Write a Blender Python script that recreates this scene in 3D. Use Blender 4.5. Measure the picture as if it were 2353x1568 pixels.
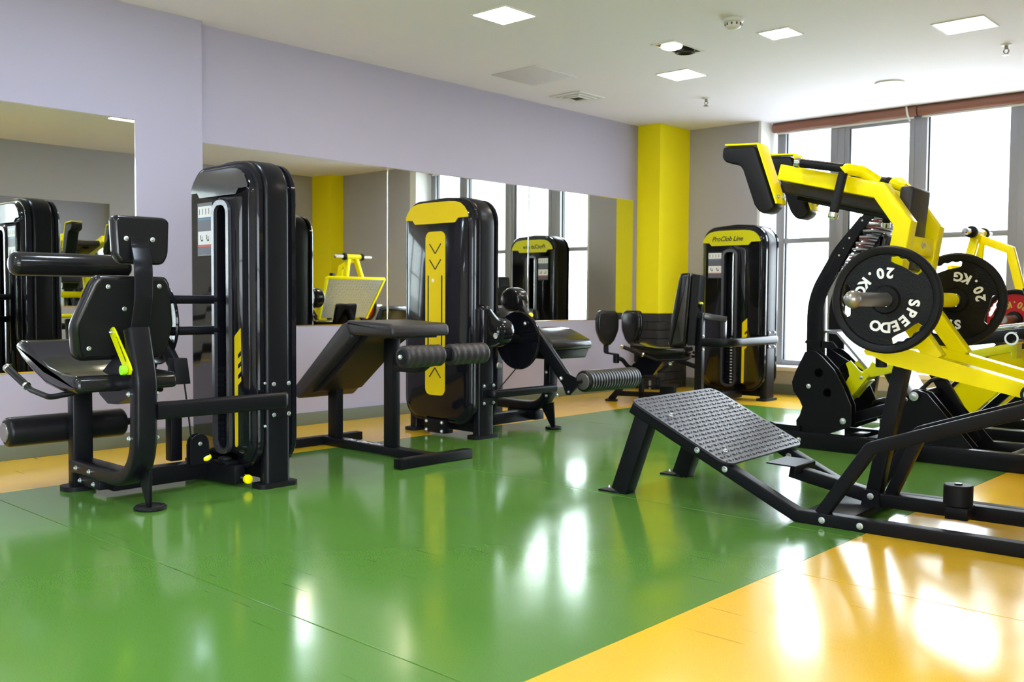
import bpy, bmesh, math, random
from math import sin, cos, pi, radians
from mathutils import Vector, Matrix
from mathutils.geometry import tessellate_polygon

random.seed(7)
SC = bpy.context.scene
for o in list(bpy.data.objects):
    bpy.data.objects.remove(o, do_unlink=True)
COL = SC.collection

# ------------------------------------------------------------------ camera
YAW, PITCH, ROLL, FPX, CAMH = -0.744478, -0.0453175, 0.00652911, 2204.93, 0.92
fw = Vector((sin(YAW) * cos(PITCH), cos(YAW) * cos(PITCH), sin(PITCH)))
r0 = Vector((cos(YAW), -sin(YAW), 0)); u0 = r0.cross(fw)
RR = r0 * cos(ROLL) + u0 * sin(ROLL); UU = -r0 * sin(ROLL) + u0 * cos(ROLL)
cd = bpy.data.cameras.new('camera'); cam = bpy.data.objects.new('camera', cd); COL.objects.link(cam)
cam.matrix_world = Matrix(((RR.x, UU.x, -fw.x, 0), (RR.y, UU.y, -fw.y, 0), (RR.z, UU.z, -fw.z, CAMH), (0, 0, 0, 1)))
cd.sensor_width = 36; cd.lens = 36 * FPX / 2353; cd.clip_start = 0.05
cd.dof.use_dof = True; cd.dof.focus_distance = 3.9; cd.dof.aperture_fstop = 5.0
SC.camera = cam
# ------------------------------------------------------------------ sky, light, exposure
W = bpy.data.worlds.new('overcast_sky'); SC.world = W; W.use_nodes = True
bg = W.node_tree.nodes['Background']; bg.inputs[0].default_value = (0.84, 0.92, 1.0, 1); bg.inputs[1].default_value = 11.5
SC.view_settings.view_transform = 'Standard'; SC.view_settings.look = 'None'
SC.view_settings.gamma = 1.0; SC.view_settings.use_curve_mapping = False
SC.view_settings.exposure = 0.74
WARM = (1.0, 0.86, 0.66); COOL = (0.70, 0.82, 1.0)
LAMP_POWER = 42.0
def portal(x0, x1, z0, z1, y, facing):
    l = bpy.data.lights.new('window_portal', 'AREA'); l.shape = 'RECTANGLE'; l.size = x1 - x0; l.size_y = z1 - z0
    l.cycles.is_portal = True
    o = bpy.data.objects.new('window_portal', l); COL.objects.link(o)
    o.location = ((x0 + x1) / 2, y, (z0 + z1) / 2); o.rotation_euler = (pi / 2 if facing > 0 else -pi / 2, 0, 0)
portal(-4.6, -1.74, 0.27, 2.66, 8.97, -1)

lp_ = bpy.data.lights.new('window_portal', 'AREA'); lp_.shape = 'RECTANGLE'; lp_.size = 5.5; lp_.size_y = 2.33; lp_.cycles.is_portal = True  # portal of the added side window
lo_ = bpy.data.objects.new('window_portal', lp_); COL.objects.link(lo_); lo_.location = (2.68, -1.55, 1.434); lo_.rotation_euler = (pi / 2, 0, pi / 2)

# ------------------------------------------------------------------ materials
MT = {}
def mat(name, col, rough=0.5, metal=0.0, spec=0.5, coat=0.0, coat_rough=0.05, bump=None, var=None, emit=None, bstr=0.2):
    m = bpy.data.materials.new(name); m.use_nodes = True; nt = m.node_tree; b = nt.nodes['Principled BSDF']
    b.inputs['Base Color'].default_value = (*col, 1); b.inputs['Roughness'].default_value = rough
    b.inputs['Metallic'].default_value = metal; b.inputs['Specular IOR Level'].default_value = spec
    b.inputs['Coat Weight'].default_value = coat; b.inputs['Coat Roughness'].default_value = coat_rough
    if emit: b.inputs['Emission Color'].default_value = (*emit[0], 1); b.inputs['Emission Strength'].default_value = emit[1]
    if bump or var:
        tc = nt.nodes.new('ShaderNodeTexCoord')
    if bump:
        n = nt.nodes.new('ShaderNodeTexNoise'); n.inputs['Scale'].default_value = bump; n.inputs['Detail'].default_value = 3
        bp = nt.nodes.new('ShaderNodeBump'); bp.inputs['Strength'].default_value = bstr; bp.inputs['Distance'].default_value = 0.004
        nt.links.new(tc.outputs['Object'], n.inputs['Vector']); nt.links.new(n.outputs['Fac'], bp.inputs['Height'])
        nt.links.new(bp.outputs['Normal'], b.inputs['Normal'])
    if var:
        n2 = nt.nodes.new('ShaderNodeTexNoise'); n2.inputs['Scale'].default_value = var[0]; n2.inputs['Detail'].default_value = 4
        rp = nt.nodes.new('ShaderNodeMix'); rp.data_type = 'RGBA'
        rp.inputs[6].default_value = (*col, 1); rp.inputs[7].default_value = (*[c * var[1] for c in col], 1)
        nt.links.new(tc.outputs['Object'], n2.inputs['Vector']); nt.links.new(n2.outputs['Fac'], rp.inputs[0])
        nt.links.new(rp.outputs[2], b.inputs['Base Color'])
    MT[name] = m; return m

mat('black_paint', (0.006, 0.006, 0.0075), 0.38, spec=0.13, bump=700, bstr=0.15)
mat('black_satin', (0.006, 0.006, 0.008), 0.30, spec=0.18)
mat('gloss_black', (0.006, 0.006, 0.009), 0.10, spec=0.16, coat=0.25, coat_rough=0.03)
mat('vinyl', (0.010, 0.009, 0.010), 0.34, spec=0.22, bump=28, bstr=0.25)
mat('vinyl_gloss', (0.010, 0.0095, 0.010), 0.18, spec=0.25, coat=0.25, coat_rough=0.12, bump=18, bstr=0.2)
mat('vinyl_dull', (0.022, 0.018, 0.020), 0.42, spec=0.35, bump=24, bstr=0.4)
mat('rubber', (0.007, 0.007, 0.008), 0.5, spec=0.18)
mat('iron_black', (0.005, 0.005, 0.006), 0.22, spec=0.15, coat=0.12, coat_rough=0.1, bump=120, bstr=0.5)
mat('iron_red', (0.45, 0.008, 0.010), 0.4, spec=0.2, coat=0.05, bump=120, bstr=0.3)
mat('yellow_paint', (0.97, 0.82, 0.0), 0.28, spec=0.15, coat=0.10, coat_rough=0.06)
mat('lime_paint', (0.66, 0.68, 0.0), 0.32, spec=0.3, coat=0.2, coat_rough=0.08)
mat('lime_knob', (0.33, 0.85, 0.01), 0.3)
mat('yellow_decal', (0.80, 0.58, 0.0), 0.45, spec=0.3)
mat('lime_decal', (0.62, 0.60, 0.0), 0.4, spec=0.3)
mat('chrome', (0.75, 0.75, 0.76), 0.12, metal=1.0)
mat('steel', (0.30, 0.28, 0.265), 0.30, metal=0.75)
mat('zinc', (0.62, 0.66, 0.66), 0.35, metal=0.85)
mat('slot_frame', (0.11, 0.11, 0.125), 0.25, metal=0.7)
mat('white_print', (0.75, 0.75, 0.73), 0.5)
mat('white_letter', (0.82, 0.82, 0.80), 0.5, bump=200, bstr=0.3)
mat('grey_print', (0.10, 0.10, 0.13), 0.5)
mat('red_print', (0.62, 0.11, 0.07), 0.5)
mat('blue_print', (0.12, 0.22, 0.32), 0.5)
mat('ink', (0.01, 0.01, 0.008), 0.5)
mat('gold_letter', (0.55, 0.38, 0.05), 0.45)
mat('diamond_black', (0.028, 0.026, 0.034), 0.36, spec=0.25, bump=400, bstr=0.15)
mat('diamond_steel', (0.36, 0.385, 0.40), 0.38, metal=0.8)
mat('wall_paint', (0.40, 0.375, 0.47), 0.75, spec=0.25, bump=220, bstr=0.06, var=(1.5, 0.95))
mat('grey_paint', (0.43, 0.42, 0.47), 0.75, spec=0.25, bump=220, bstr=0.06)
mat('white_paint', (0.80, 0.80, 0.78), 0.7, spec=0.25)
mat('ceiling_paint', (0.86, 0.85, 0.98), 0.85, spec=0.2)
mat('column_yellow', (0.93, 0.80, 0.0), 0.6, spec=0.3)
mat('skirting', (0.13, 0.15, 0.105), 0.5)
mat('black_brick', (0.013, 0.012, 0.012), 0.5, bump=60, bstr=0.5)
mat('brick_joint', (0.006, 0.006, 0.006), 0.8)
mat('concrete', (0.42, 0.40, 0.35), 0.8, var=(6, 0.72))
mat('sill_stone', (0.72, 0.70, 0.66), 0.35)
mat('aluminium', (0.26, 0.26, 0.28), 0.42, metal=0.3)
mat('gasket', (0.03, 0.03, 0.035), 0.5)
mat('blind_brown', (0.27, 0.115, 0.08), 0.5)
mat('cream_plastic', (0.68, 0.64, 0.52), 0.5)
mat('white_plastic', (0.78, 0.78, 0.77), 0.45)
mat('lamp_warm', (1, 1, 1), 0.5, emit=(WARM, LAMP_POWER))
mat('lamp_cool', (1, 1, 1), 0.5, emit=(COOL, LAMP_POWER * 1.7))
mat('bulb_white', (1, 1, 1), 0.5, emit=((1, 0.98, 0.95), 3.0))
mat('vent_dark', (0.10, 0.10, 0.10), 0.6)
mat('ceiling_hatch', (0.70, 0.68, 0.80), 0.8)
mat('rung_red', (0.16, 0.03, 0.03), 0.4)
mat('rung_grey', (0.35, 0.35, 0.36), 0.35)

m = mat('mirror', (0.74, 0.765, 0.715), 0.0, metal=1.0)
m = mat('mirror_edge', (0.85, 0.86, 0.85), 0.08, metal=1.0)

def glass_mat():
    m = bpy.data.materials.new('window_glass'); m.use_nodes = True; nt = m.node_tree; nt.nodes.clear()
    out = nt.nodes.new('ShaderNodeOutputMaterial'); mx = nt.nodes.new('ShaderNodeMixShader')
    tr = nt.nodes.new('ShaderNodeBsdfTransparent'); gl = nt.nodes.new('ShaderNodeBsdfGlossy'); fr = nt.nodes.new('ShaderNodeLayerWeight'); fr.inputs[0].default_value = 0.5
    pw = nt.nodes.new('ShaderNodeMath'); pw.operation = 'POWER'; pw.inputs[1].default_value = 5.0
    ml = nt.nodes.new('ShaderNodeMath'); ml.operation = 'MULTIPLY_ADD'; ml.inputs[1].default_value = 0.9; ml.inputs[2].default_value = 0.04
    nt.links.new(fr.outputs['Facing'], pw.inputs[0]); nt.links.new(pw.outputs[0], ml.inputs[0])
    tr.inputs[0].default_value = (0.95, 0.97, 0.97, 1); gl.inputs['Roughness'].default_value = 0.02
    nt.links.new(ml.outputs[0], mx.inputs[0]); nt.links.new(tr.outputs[0], mx.inputs[1]); nt.links.new(gl.outputs[0], mx.inputs[2])
    nt.links.new(mx.outputs[0], out.inputs[0]); MT['glass'] = m
glass_mat()

def floor_mat(name, col, col2, rough):
    m = bpy.data.materials.new(name); m.use_nodes = True; nt = m.node_tree; b = nt.nodes['Principled BSDF']; L = nt.links.new
    tc = nt.nodes.new('ShaderNodeTexCoord')
    def noise(s, d=4, rgh=0.6, stretch=None):
        n = nt.nodes.new('ShaderNodeTexNoise'); n.inputs['Scale'].default_value = s; n.inputs['Detail'].default_value = d; n.inputs['Roughness'].default_value = rgh
        if stretch:
            mp = nt.nodes.new('ShaderNodeMapping'); mp.inputs['Scale'].default_value = stretch[0]; mp.inputs['Rotation'].default_value = (0, 0, stretch[1])
            L(tc.outputs['Object'], mp.inputs['Vector']); L(mp.outputs[0], n.inputs['Vector'])
        else:
            L(tc.outputs['Object'], n.inputs['Vector'])
        return n
    def mix(fac, a, c):
        x = nt.nodes.new('ShaderNodeMix'); x.data_type = 'RGBA'
        if fac is not None: L(fac, x.inputs[0])
        if isinstance(a, tuple): x.inputs[6].default_value = (*a, 1)
        else: L(a, x.inputs[6])
        x.inputs[7].default_value = (*c, 1); return x
    def ramp(src, a, bb):
        r = nt.nodes.new('ShaderNodeMapRange'); r.inputs[1].default_value = a; r.inputs[2].default_value = bb; L(src, r.inputs[0]); return r
    big = mix(noise(1.3).outputs['Fac'], col, col2)
    speck = noise(260, 2)
    m2 = mix(ramp(speck.outputs['Fac'], 0.5, 0.75).outputs[0], big.outputs[2], tuple(c * 0.78 for c in col))
    smu = noise(1.0, 6, 0.7, ((0.9, 3.2, 1), 0.5))
    m3 = mix(None, m2.outputs[2], tuple(0.45 * c + 0.10 for c in col))
    rr = ramp(smu.outputs['Fac'], 0.58, 0.78); mul = nt.nodes.new('ShaderNodeMath'); mul.operation = 'MULTIPLY'; mul.inputs[1].default_value = 0.35
    L(rr.outputs[0], mul.inputs[0]); L(mul.outputs[0], m3.inputs[0])
    # thin scuffs and scratches worn into the sheet
    sc1 = noise(7, 2, 0.5, ((0.35, 9.0, 1), 0.9))
    sc2 = noise(0.9, 2)
    a = ramp(sc1.outputs['Fac'], 0.70, 0.72); bb = ramp(sc2.outputs['Fac'], 0.48, 0.56)
    mm = nt.nodes.new('ShaderNodeMath'); mm.operation = 'MULTIPLY'; L(a.outputs[0], mm.inputs[0]); L(bb.outputs[0], mm.inputs[1])
    m4 = mix(mm.outputs[0], m3.outputs[2], tuple(c * 0.55 for c in col))
    L(m4.outputs[2], b.inputs['Base Color'])
    rv = ramp(noise(2.2, 5).outputs['Fac'], 0.3, 0.75); rv.inputs[3].default_value = rough * 0.75; rv.inputs[4].default_value = rough * 1.35
    L(rv.outputs[0], b.inputs['Roughness'])
    bp = nt.nodes.new('ShaderNodeBump'); bp.inputs['Strength'].default_value = 0.02; bp.inputs['Distance'].default_value = 0.02
    L(noise(3.5, 3, 0.5).outputs['Fac'], bp.inputs['Height'])
    L(bp.outputs[0], b.inputs['Normal'])
    b.inputs['Specular IOR Level'].default_value = 0.55
    MT[name] = m
floor_mat('floor_green', (0.088, 0.215, 0.030), (0.10, 0.235, 0.042), 0.135)
floor_mat('floor_yellow', (0.78, 0.45, 0.018), (0.82, 0.49, 0.032), 0.145)
mat('street', (0.45, 0.45, 0.44), 0.9)
mat('subfloor', (0.10, 0.08, 0.04), 0.8)

# ------------------------------------------------------------------ geometry collector
V = Vector
class G:
    def __init__(s): s.bm = bmesh.new()
    def _bev(s, vs, off, seg=2, edges=None):
        if off <= 0: return
        if edges is None:
            edges = list({e for v in vs for e in v.link_edges})
        bmesh.ops.bevel(s.bm, geom=edges, offset=off, offset_type='OFFSET', segments=seg, profile=0.5, affect='EDGES', clamp_overlap=True)
    def hexa(s, pts, bev=0, seg=2):
        v = [s.bm.verts.new(p) for p in pts]
        for f in ((0, 3, 2, 1), (4, 5, 6, 7), (0, 1, 5, 4), (1, 2, 6, 5), (2, 3, 7, 6), (3, 0, 4, 7)):
            s.bm.faces.new([v[i] for i in f])
        s._bev(v, bev, seg); return s
    def box(s, lo, hi, bev=0, seg=2):
        a, b = lo, hi
        return s.hexa([(a[0], a[1], a[2]), (b[0], a[1], a[2]), (b[0], b[1], a[2]), (a[0], b[1], a[2]),
                       (a[0], a[1], b[2]), (b[0], a[1], b[2]), (b[0], b[1], b[2]), (a[0], b[1], b[2])], bev, seg)
    def beam(s, p0, p1, w, h, up=(0, 0, 1), bev=0.006, seg=2):
        p0, p1 = V(p0), V(p1); d = (p1 - p0).normalized(); up = V(up)
        sd = d.cross(up).normalized(); u = sd.cross(d)
        c = [(-1, -1), (1, -1), (1, 1), (-1, 1)]
        return s.hexa([p + sd * (a * w / 2) + u * (b * h / 2) for p in (p0, p1) for a, b in c], bev, seg)
    def prism(s, poly, ext, bev=0, seg=2):
        e = V(ext); a = [s.bm.verts.new(p) for p in poly]; b = [s.bm.verts.new(V(p) + e) for p in poly]; n = len(a)
        s.bm.faces.new(a[::-1]); s.bm.faces.new(b)
        for i in range(n): s.bm.faces.new((a[i], a[(i + 1) % n], b[(i + 1) % n], b[i]))
        if bev: s._bev(a + b, bev, seg, list({ed for v in a + b for ed in v.link_edges if len(ed.link_faces) == 2 and ed.calc_face_angle(0) > 0.3}))
        return s
    def holed(s, outer, holes, ext):
        e = V(ext); loops = [outer] + holes; flat = [V(p) for l in loops for p in l]
        tris = tessellate_polygon([[V(p) for p in l] for l in loops])
        a = [s.bm.verts.new(p) for p in flat]; b = [s.bm.verts.new(p + e) for p in flat]
        for t in tris:
            for w, vs in ((1, a), (-1, b)):
                try: s.bm.faces.new([vs[i] for i in (t if w > 0 else t[::-1])])
                except ValueError: pass
        k = 0
        for l in loops:
            n = len(l)
            for i in range(n):
                i0, i1 = k + i, k + (i + 1) % n; s.bm.faces.new((a[i0], a[i1], b[i1], b[i0]))
            k += n
        return s
    def rings(s, rs, cap0=True, cap1=True, closed=True):
        vv = [[s.bm.verts.new(p) for p in r] for r in rs]
        for a, b in zip(vv, vv[1:]):
            n = len(a)
            for i in range(n if closed else n - 1): s.bm.faces.new((a[i], a[(i + 1) % n], b[(i + 1) % n], b[i]))
        if cap0: s.bm.faces.new(vv[0][::-1])
        if cap1: s.bm.faces.new(vv[-1])
        return s
    def sweep(s, path, prof, nrm, cap=True):
        """prof: [(a,b)] a along nrm, b in-plane; nrm: plane normal (constant)"""
        P = [V(p) for p in path]; n = V(nrm).normalized(); rs = []
        for i, p in enumerate(P):
            t0 = (P[i] - P[i - 1]).normalized() if i > 0 else None; t1 = (P[i + 1] - P[i]).normalized() if i < len(P) - 1 else None
            t = ((t0 or t1) + (t1 or t0)).normalized(); k = 1.0
            if t0 and t1: k = 1 / max(0.5, t.dot(t1))
            b = n.cross(t).normalized(); rs.append([p + n * x + b * (y * k) for x, y in prof])
        return s.rings(rs, cap, cap)
    def strip(s, path, w, h, nrm, r=0.006, cap=True):
        return s.sweep(path, rrect2(w, h, r, 3), nrm, cap)
    def tube(s, path, r, seg=14, cap=True):
        P = [V(p) for p in path]; t = (P[1] - P[0]).normalized()
        ref = V((0, 0, 1)) if abs(t.z) < 0.9 else V((1, 0, 0)); a = t.cross(ref).normalized(); rs = []
        for i, p in enumerate(P):
            t0 = (P[i] - P[i - 1]).normalized() if i > 0 else None; t1 = (P[i + 1] - P[i]).normalized() if i < len(P) - 1 else None
            t = ((t0 or t1) + (t1 or t0)).normalized(); a = (a - t * a.dot(t)).normalized(); b = t.cross(a)
            rs.append([p + (a * cos(q) + b * sin(q)) * r for q in [2 * pi * k / seg for k in range(seg)]])
        return s.rings(rs, cap, cap)
    def lathe(s, prof, org, axis, seg=28):
        o = V(org); t = V(axis).normalized(); ref = V((0, 0, 1)) if abs(t.z) < 0.9 else V((1, 0, 0)); a = t.cross(ref).normalized(); b = t.cross(a)
        rs = [[o + t * h + (a * cos(q) + b * sin(q)) * max(r, 1e-4) for q in [2 * pi * k / seg for k in range(seg)]] for r, h in prof]
        return s.rings(rs)
    def cyl(s, p0, p1, r, seg=24, bev=0.004):
        p0, p1 = V(p0), V(p1); L = (p1 - p0).length; c = min(bev, L / 3, r / 2)
        return s.lathe([(r - c, 0), (r, c), (r, L - c), (r - c, L)], p0, p1 - p0, seg)
    def roller(s, p0, p1, r, seg=28, e=0.03, ribs=0, rd=0.002):
        p0, p1 = V(p0), V(p1); L = (p1 - p0).length
        pr = [(r - e + e * sin(q), e - e * cos(q)) for q in [pi / 2 * k / 5 for k in range(6)]]
        mid = []
        if ribs:
            for k in range(ribs * 4 + 1):
                x = e + (L - 2 * e) * k / (ribs * 4); mid.append((r - rd * (0.5 - 0.5 * cos(2 * pi * k / 4)), x))
        pr2 = [(r - e + e * cos(q), L - e + e * sin(q)) for q in [pi / 2 * k / 5 for k in range(6)]]
        return s.lathe(pr + mid + pr2, p0, p1 - p0, seg)
    def pad(s, poly, ext, rnd=0.02, seg=4):
        """upholstered block: closed profile with softened corners, extruded with rounded rims"""
        e = V(ext); L = e.length; n = e.normalized(); P = [V(p) for p in poly]; rnd = min(rnd, L * 0.49)
        ar = V((0, 0, 0))
        for a, c in zip(P, P[1:] + P[:1]): ar += a.cross(c)
        if ar.dot(n) < 0: P = P[::-1]
        Q = []; m = len(P)
        for i in range(m):                                   # soften sharp corners
            a, p, c = P[i - 1], P[i], P[(i + 1) % m]; d0, d1 = (a - p), (c - p); l0, l1 = d0.length, d1.length
            ang = d0.angle(d1)
            if ang > 2.75: Q.append(p); continue
            q = min(rnd * 1.5, l0 * 0.42, l1 * 0.42); s0, s1 = p + d0 * (q / l0), p + d1 * (q / l1)
            for k in range(5):
                t = k / 4; Q.append(s0 * (1 - t) ** 2 + p * 2 * t * (1 - t) + s1 * t * t)
        m = len(Q); off = []
        for i in range(m):
            t0 = (Q[i] - Q[i - 1]).normalized(); t1 = (Q[(i + 1) % m] - Q[i]).normalized()
            n0, n1 = n.cross(t0), n.cross(t1); k = (n0 + n1); k = k / max(0.35, k.length_squared / 2) if k.length > 1e-6 else n0
            off.append(k)
        rs = []
        for k in range(seg + 1):
            a = pi / 2 * k / seg; rs.append((rnd * (1 - sin(a)), rnd * (1 - cos(a))))
        lay = rs + [(i_, L - d) for i_, d in rs[::-1]]
        return s.rings([[q + o * i_ + n * d for q, o in zip(Q, off)] for i_, d in lay])
    def text(s, txt, size, org, xd, yd, ext=0.001, shear=0.0, spacing=1.0, align='CENTER', bold=0.0):
        c = bpy.data.curves.new('t', 'FONT'); c.body = txt; c.size = size; c.extrude = ext; c.shear = shear; c.align_x = align; c.align_y = 'CENTER'
        c.space_character = spacing; c.resolution_u = 3; c.offset = bold
        o = bpy.data.objects.new('t', c); COL.objects.link(o); dg = bpy.context.evaluated_depsgraph_get()
        me = bpy.data.meshes.new_from_object(o.evaluated_get(dg))
        xd, yd = V(xd).normalized(), V(yd).normalized(); zd = xd.cross(yd); og = V(org)
        vs = [s.bm.verts.new(og + xd * v.co.x + yd * v.co.y + zd * v.co.z) for v in me.vertices]
        for p in me.polygons:
            try: s.bm.faces.new([vs[i] for i in p.vertices])
            except ValueError: pass
        bpy.data.objects.remove(o, do_unlink=True); bpy.data.curves.remove(c); bpy.data.meshes.remove(me)
        return s

def rrect2(w, h, r, n=4, cx=0, cy=0):
    r = min(r, w / 2 - 1e-4, h / 2 - 1e-4); out = []
    for (sx, sy, a0) in ((1, 1, 0), (-1, 1, pi / 2), (-1, -1, pi), (1, -1, 1.5 * pi)):
        for k in range(n + 1):
            a = a0 + pi / 2 * k / n; out.append((cx + sx * (w / 2 - r) + r * cos(a), cy + sy * (h / 2 - r) + r * sin(a)))
    return out
def fillet(pts, r, n=6):
    P = [V(p) for p in pts]; out = [P[0]]
    for i in range(1, len(P) - 1):
        rr = r[i - 1] if isinstance(r, (list, tuple)) else r
        a = (P[i - 1] - P[i]); b = (P[i + 1] - P[i]); la, lb = a.length, b.length; a.normalize(); b.normalize()
        ang = a.angle(b); d = min(rr / math.tan(ang / 2), la * 0.49, lb * 0.49) if ang > 0.01 else 0
        s0, s1 = P[i] + a * d, P[i] + b * d
        for k in range(n + 1):
            t = k / n; out.append(s0 * (1 - t) ** 2 + P[i] * 2 * t * (1 - t) + s1 * t * t)
    out.append(P[-1]); return out

INV = {}
def finish(g, name, material, sharp=38):
    bm = g.bm; bmesh.ops.remove_doubles(bm, verts=bm.verts, dist=1e-5); bmesh.ops.recalc_face_normals(bm, faces=bm.faces)
    me = bpy.data.meshes.new(name); bm.to_mesh(me); bm.free()
    me.materials.append(MT[material])
    for p in me.polygons: p.use_smooth = True
    me.set_sharp_from_angle(angle=radians(sharp)); return me
def obj(name, g, material, parent=None, label=None, cat=None, group=None, kind=None, sharp=38):
    me = finish(g, name, material, sharp)
    o = bpy.data.objects.new(name, me); COL.objects.link(o)
    if parent is not None:
        o.parent = parent; inv = INV[parent.name]; me.transform(inv); INV[o.name] = inv
    else: INV[o.name] = Matrix()
    if label: o['label'] = label
    if cat: o['category'] = cat
    if group: o['group'] = group
    if kind: o['kind'] = kind
    return o
def thing(name, label, cat, loc=(0, 0, 0), group=None, local=False, rz=0.0):
    o = bpy.data.objects.new(name, None); COL.objects.link(o); o.location = loc; o.rotation_euler = (0, 0, rz)
    o['label'] = label; o['category'] = cat; o.empty_display_size = 0.1
    if group: o['group'] = group
    INV[o.name] = Matrix() if local else (Matrix.Translation(V(loc)) @ Matrix.Rotation(rz, 4, 'Z')).inverted()
    return o
def struct(name, g, material, parent=None, kind='structure'):
    return obj(name, g, material, parent, kind=kind if parent is None else None)
BOLT = {}
def bolt(parent, pos, axis, r=0.012, name='bolt'):
    if r not in BOLT:
        g = G(); g.lathe([(r, 0), (r, 0.003), (r * 0.72, 0.004)], (0, 0, 0), (0, 0, 1), 16)
        g.lathe([(r * 0.70, 0.003), (r * 0.70, 0.009), (r * 0.45, 0.012)], (0, 0, 0), (0, 0, 1), 6); BOLT[r] = finish(g, 'bolt', 'zinc')
    o = bpy.data.objects.new(name, BOLT[r]); COL.objects.link(o); o.parent = parent
    q = V((0, 0, 1)).rotation_difference(V(axis)).to_matrix().to_4x4()
    o.matrix_local = INV[parent.name] @ (Matrix.Translation(V(pos)) @ q)
    return o
def xz(pts, y): return [V((x, y, z)) for x, z in pts]
def yz(pts, x): return [V((x, y, z)) for y, z in pts]
def xy(pts, z): return [V((x, y, z)) for x, y in pts]
# ================================================================== ROOM
XL, XR, YF, ZC = -5.71, 0.30, 8.60, 2.66
# floor: subfloor slab with vinyl sheets laid on it
g = G(); g.box((XL - 0.2, -5.2, -0.10), (2.7, 9.2, -0.004)); floor = struct('floor', g, 'subfloor')
def sheet(x0, x1, y0, y1, m):
    g = G(); g.box((x0 + 0.0007, y0 + 0.0022, -0.004), (x1 - 0.0007, y1 - 0.0022, 0.0), 0.0006, 1); obj('vinyl_sheet', g, m, floor)
for a, b in ((-5.0, -2.42), (-2.42, -0.42), (-0.42, 1.58), (1.58, 3.60), (3.60, 5.60), (5.60, 7.50)):
    sheet(-4.725, -1.507, a, b, 'floor_green')
for a, b in ((-5.0, 1.60), (1.60, 7.5)):
    sheet(XL, -4.725, a, b, 'floor_yellow')
for x0, x1 in ((-1.507, 0.55), (0.55, 2.5)):
    for a, b in ((-5.0, -1.0), (-1.0, 3.0), (3.0, 7.5)):
        if x0 > 0.5 and a > 2: continue
        sheet(x0, x1, a, b, 'floor_yellow')
sheet(XL, XR, 7.5, 8.6, 'floor_yellow')
g = G(); g.box((XL - 0.2, -5.2, ZC), (2.7, 9.2, ZC + 0.12)); struct('ceiling', g, 'ceiling_paint')
# left wall, its nearer part standing a little proud
g = G(); g.box((XL - 0.2, -5.2, 0), (XL, 9.1, ZC)); g.box((XL - 0.1, -5.0, 0), (-5.63, 3.19, ZC)); wl = struct('wall_left', g, 'wall_paint')
g = G(); g.box((-5.63, -5.0, 0), (-5.618, 3.20, 0.088), 0.003); g.box((XL, 3.20, 0), (XL + 0.012, 8.06, 0.088), 0.003); struct('baseboard_left', g, 'skirting')
# far wall: solid parts, parapet under the window
g = G(); g.box((XL, YF, 0), (-4.66, 9.1, ZC)); g.box((-1.60, YF, 0), (XR + 0.2, 9.1, ZC)); g.box((-4.66, 8.99, 2.62), (-1.6, 9.1, ZC)); wf = struct('wall_far', g, 'grey_paint')
g = G(); g.box((-4.66, YF, 0), (-1.60, 9.05, 0.225)); obj('parapet', g, 'concrete', wf)
g = G(); g.box((-4.665, 8.585, 0.225), (-1.595, 8.92, 0.268), 0.006); struct('trim_2', g, 'sill_stone')
g = G(); g.box((-5.44, 8.588, 0), (XR, YF, 0.10), 0.003); struct('baseboard_far', g, 'skirting')
g = G(); g.box((-4.664, 8.602, 0.268), (-4.63, 8.96, ZC)); struct('trim_3', g, 'white_paint')
g = G(); g.box((-1.72, 8.602, 0.268), (-1.596, 8.96, ZC)); struct('trim_4', g, 'white_paint')
# right wall and the open side behind the camera
g = G(); g.box((XR, 2.2, 0), (XR + 0.2, 9.1, ZC)); g.box((XR, 2.0, 0), (2.7, 2.2, ZC)); g.box((2.5, -5.2, 0), (2.7, -4.3, ZC)); g.box((2.5, 1.2, 0), (2.7, 2.2, ZC)); g.box((2.5, -4.3, 0), (2.7, 1.2, 0.268)); g.box((2.5, -4.3, 2.60), (2.7, 1.2, ZC)); struct('wall_right', g, 'grey_paint')
g = G(); g.box((XL, -5.2, 0), (2.5, -5.0, ZC)); struct('wall_back', g, 'white_paint')
# column in the far left corner: yellow above, black brick below
g = G(); g.box((XL + 0.001, 8.06, 0.77), (-5.44, YF, ZC)); g.box((XL + 0.001, 8.072, 0.0), (-5.452, YF, 0.77)); col1 = struct('trim_1', g, 'column_yellow')
g = G(); g.box((XL + 0.001, 8.068, 0.0), (-5.448, YF - 0.001, 0.769)); obj('brick_backing', g, 'brick_joint', col1)
def brick_mesh(nm, sx, sy, sz):
    g = G(); g.box((-sx / 2, -sy / 2, -sz / 2), (sx / 2, sy / 2, sz / 2), 0.004, 1); return finish(g, nm, 'black_brick')
BM = {}
def brick(lo, hi):
    k = tuple(round(hi[i] - lo[i], 3) for i in range(3))
    if k not in BM: BM[k] = brick_mesh('brick', *k)
    o = bpy.data.objects.new('brick', BM[k]); COL.objects.link(o); o.parent = col1
    o.location = [(lo[i] + hi[i]) / 2 for i in range(3)]
for r in range(9):
    z0 = r * 0.0855 + 0.002; z1 = z0 + 0.081; odd = r % 2
    jit = lambda: random.uniform(-0.0015, 0.0015)
    xs = [-5.709, -5.574, -5.444] if odd else [-5.709, -5.644, -5.444]
    for a, b in zip(xs, xs[1:]):
        j = jit(); brick((a + 0.002, 8.059 + j, z0), (b - 0.002, 8.069 + j, z1))
    ys = [8.062, 8.20, 8.40, 8.597] if odd else [8.062, 8.30, 8.50, 8.597]
    for a, b in zip(ys, ys[1:]):
        j = jit(); brick((-5.449 + j, a + 0.002, z0), (-5.439 + j, b - 0.002, z1))
g = G(); g.box((-0.15, 8.38, 0), (XR - 0.001, YF - 0.001, ZC)); struct('trim_5', g, 'column_yellow')

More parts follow.
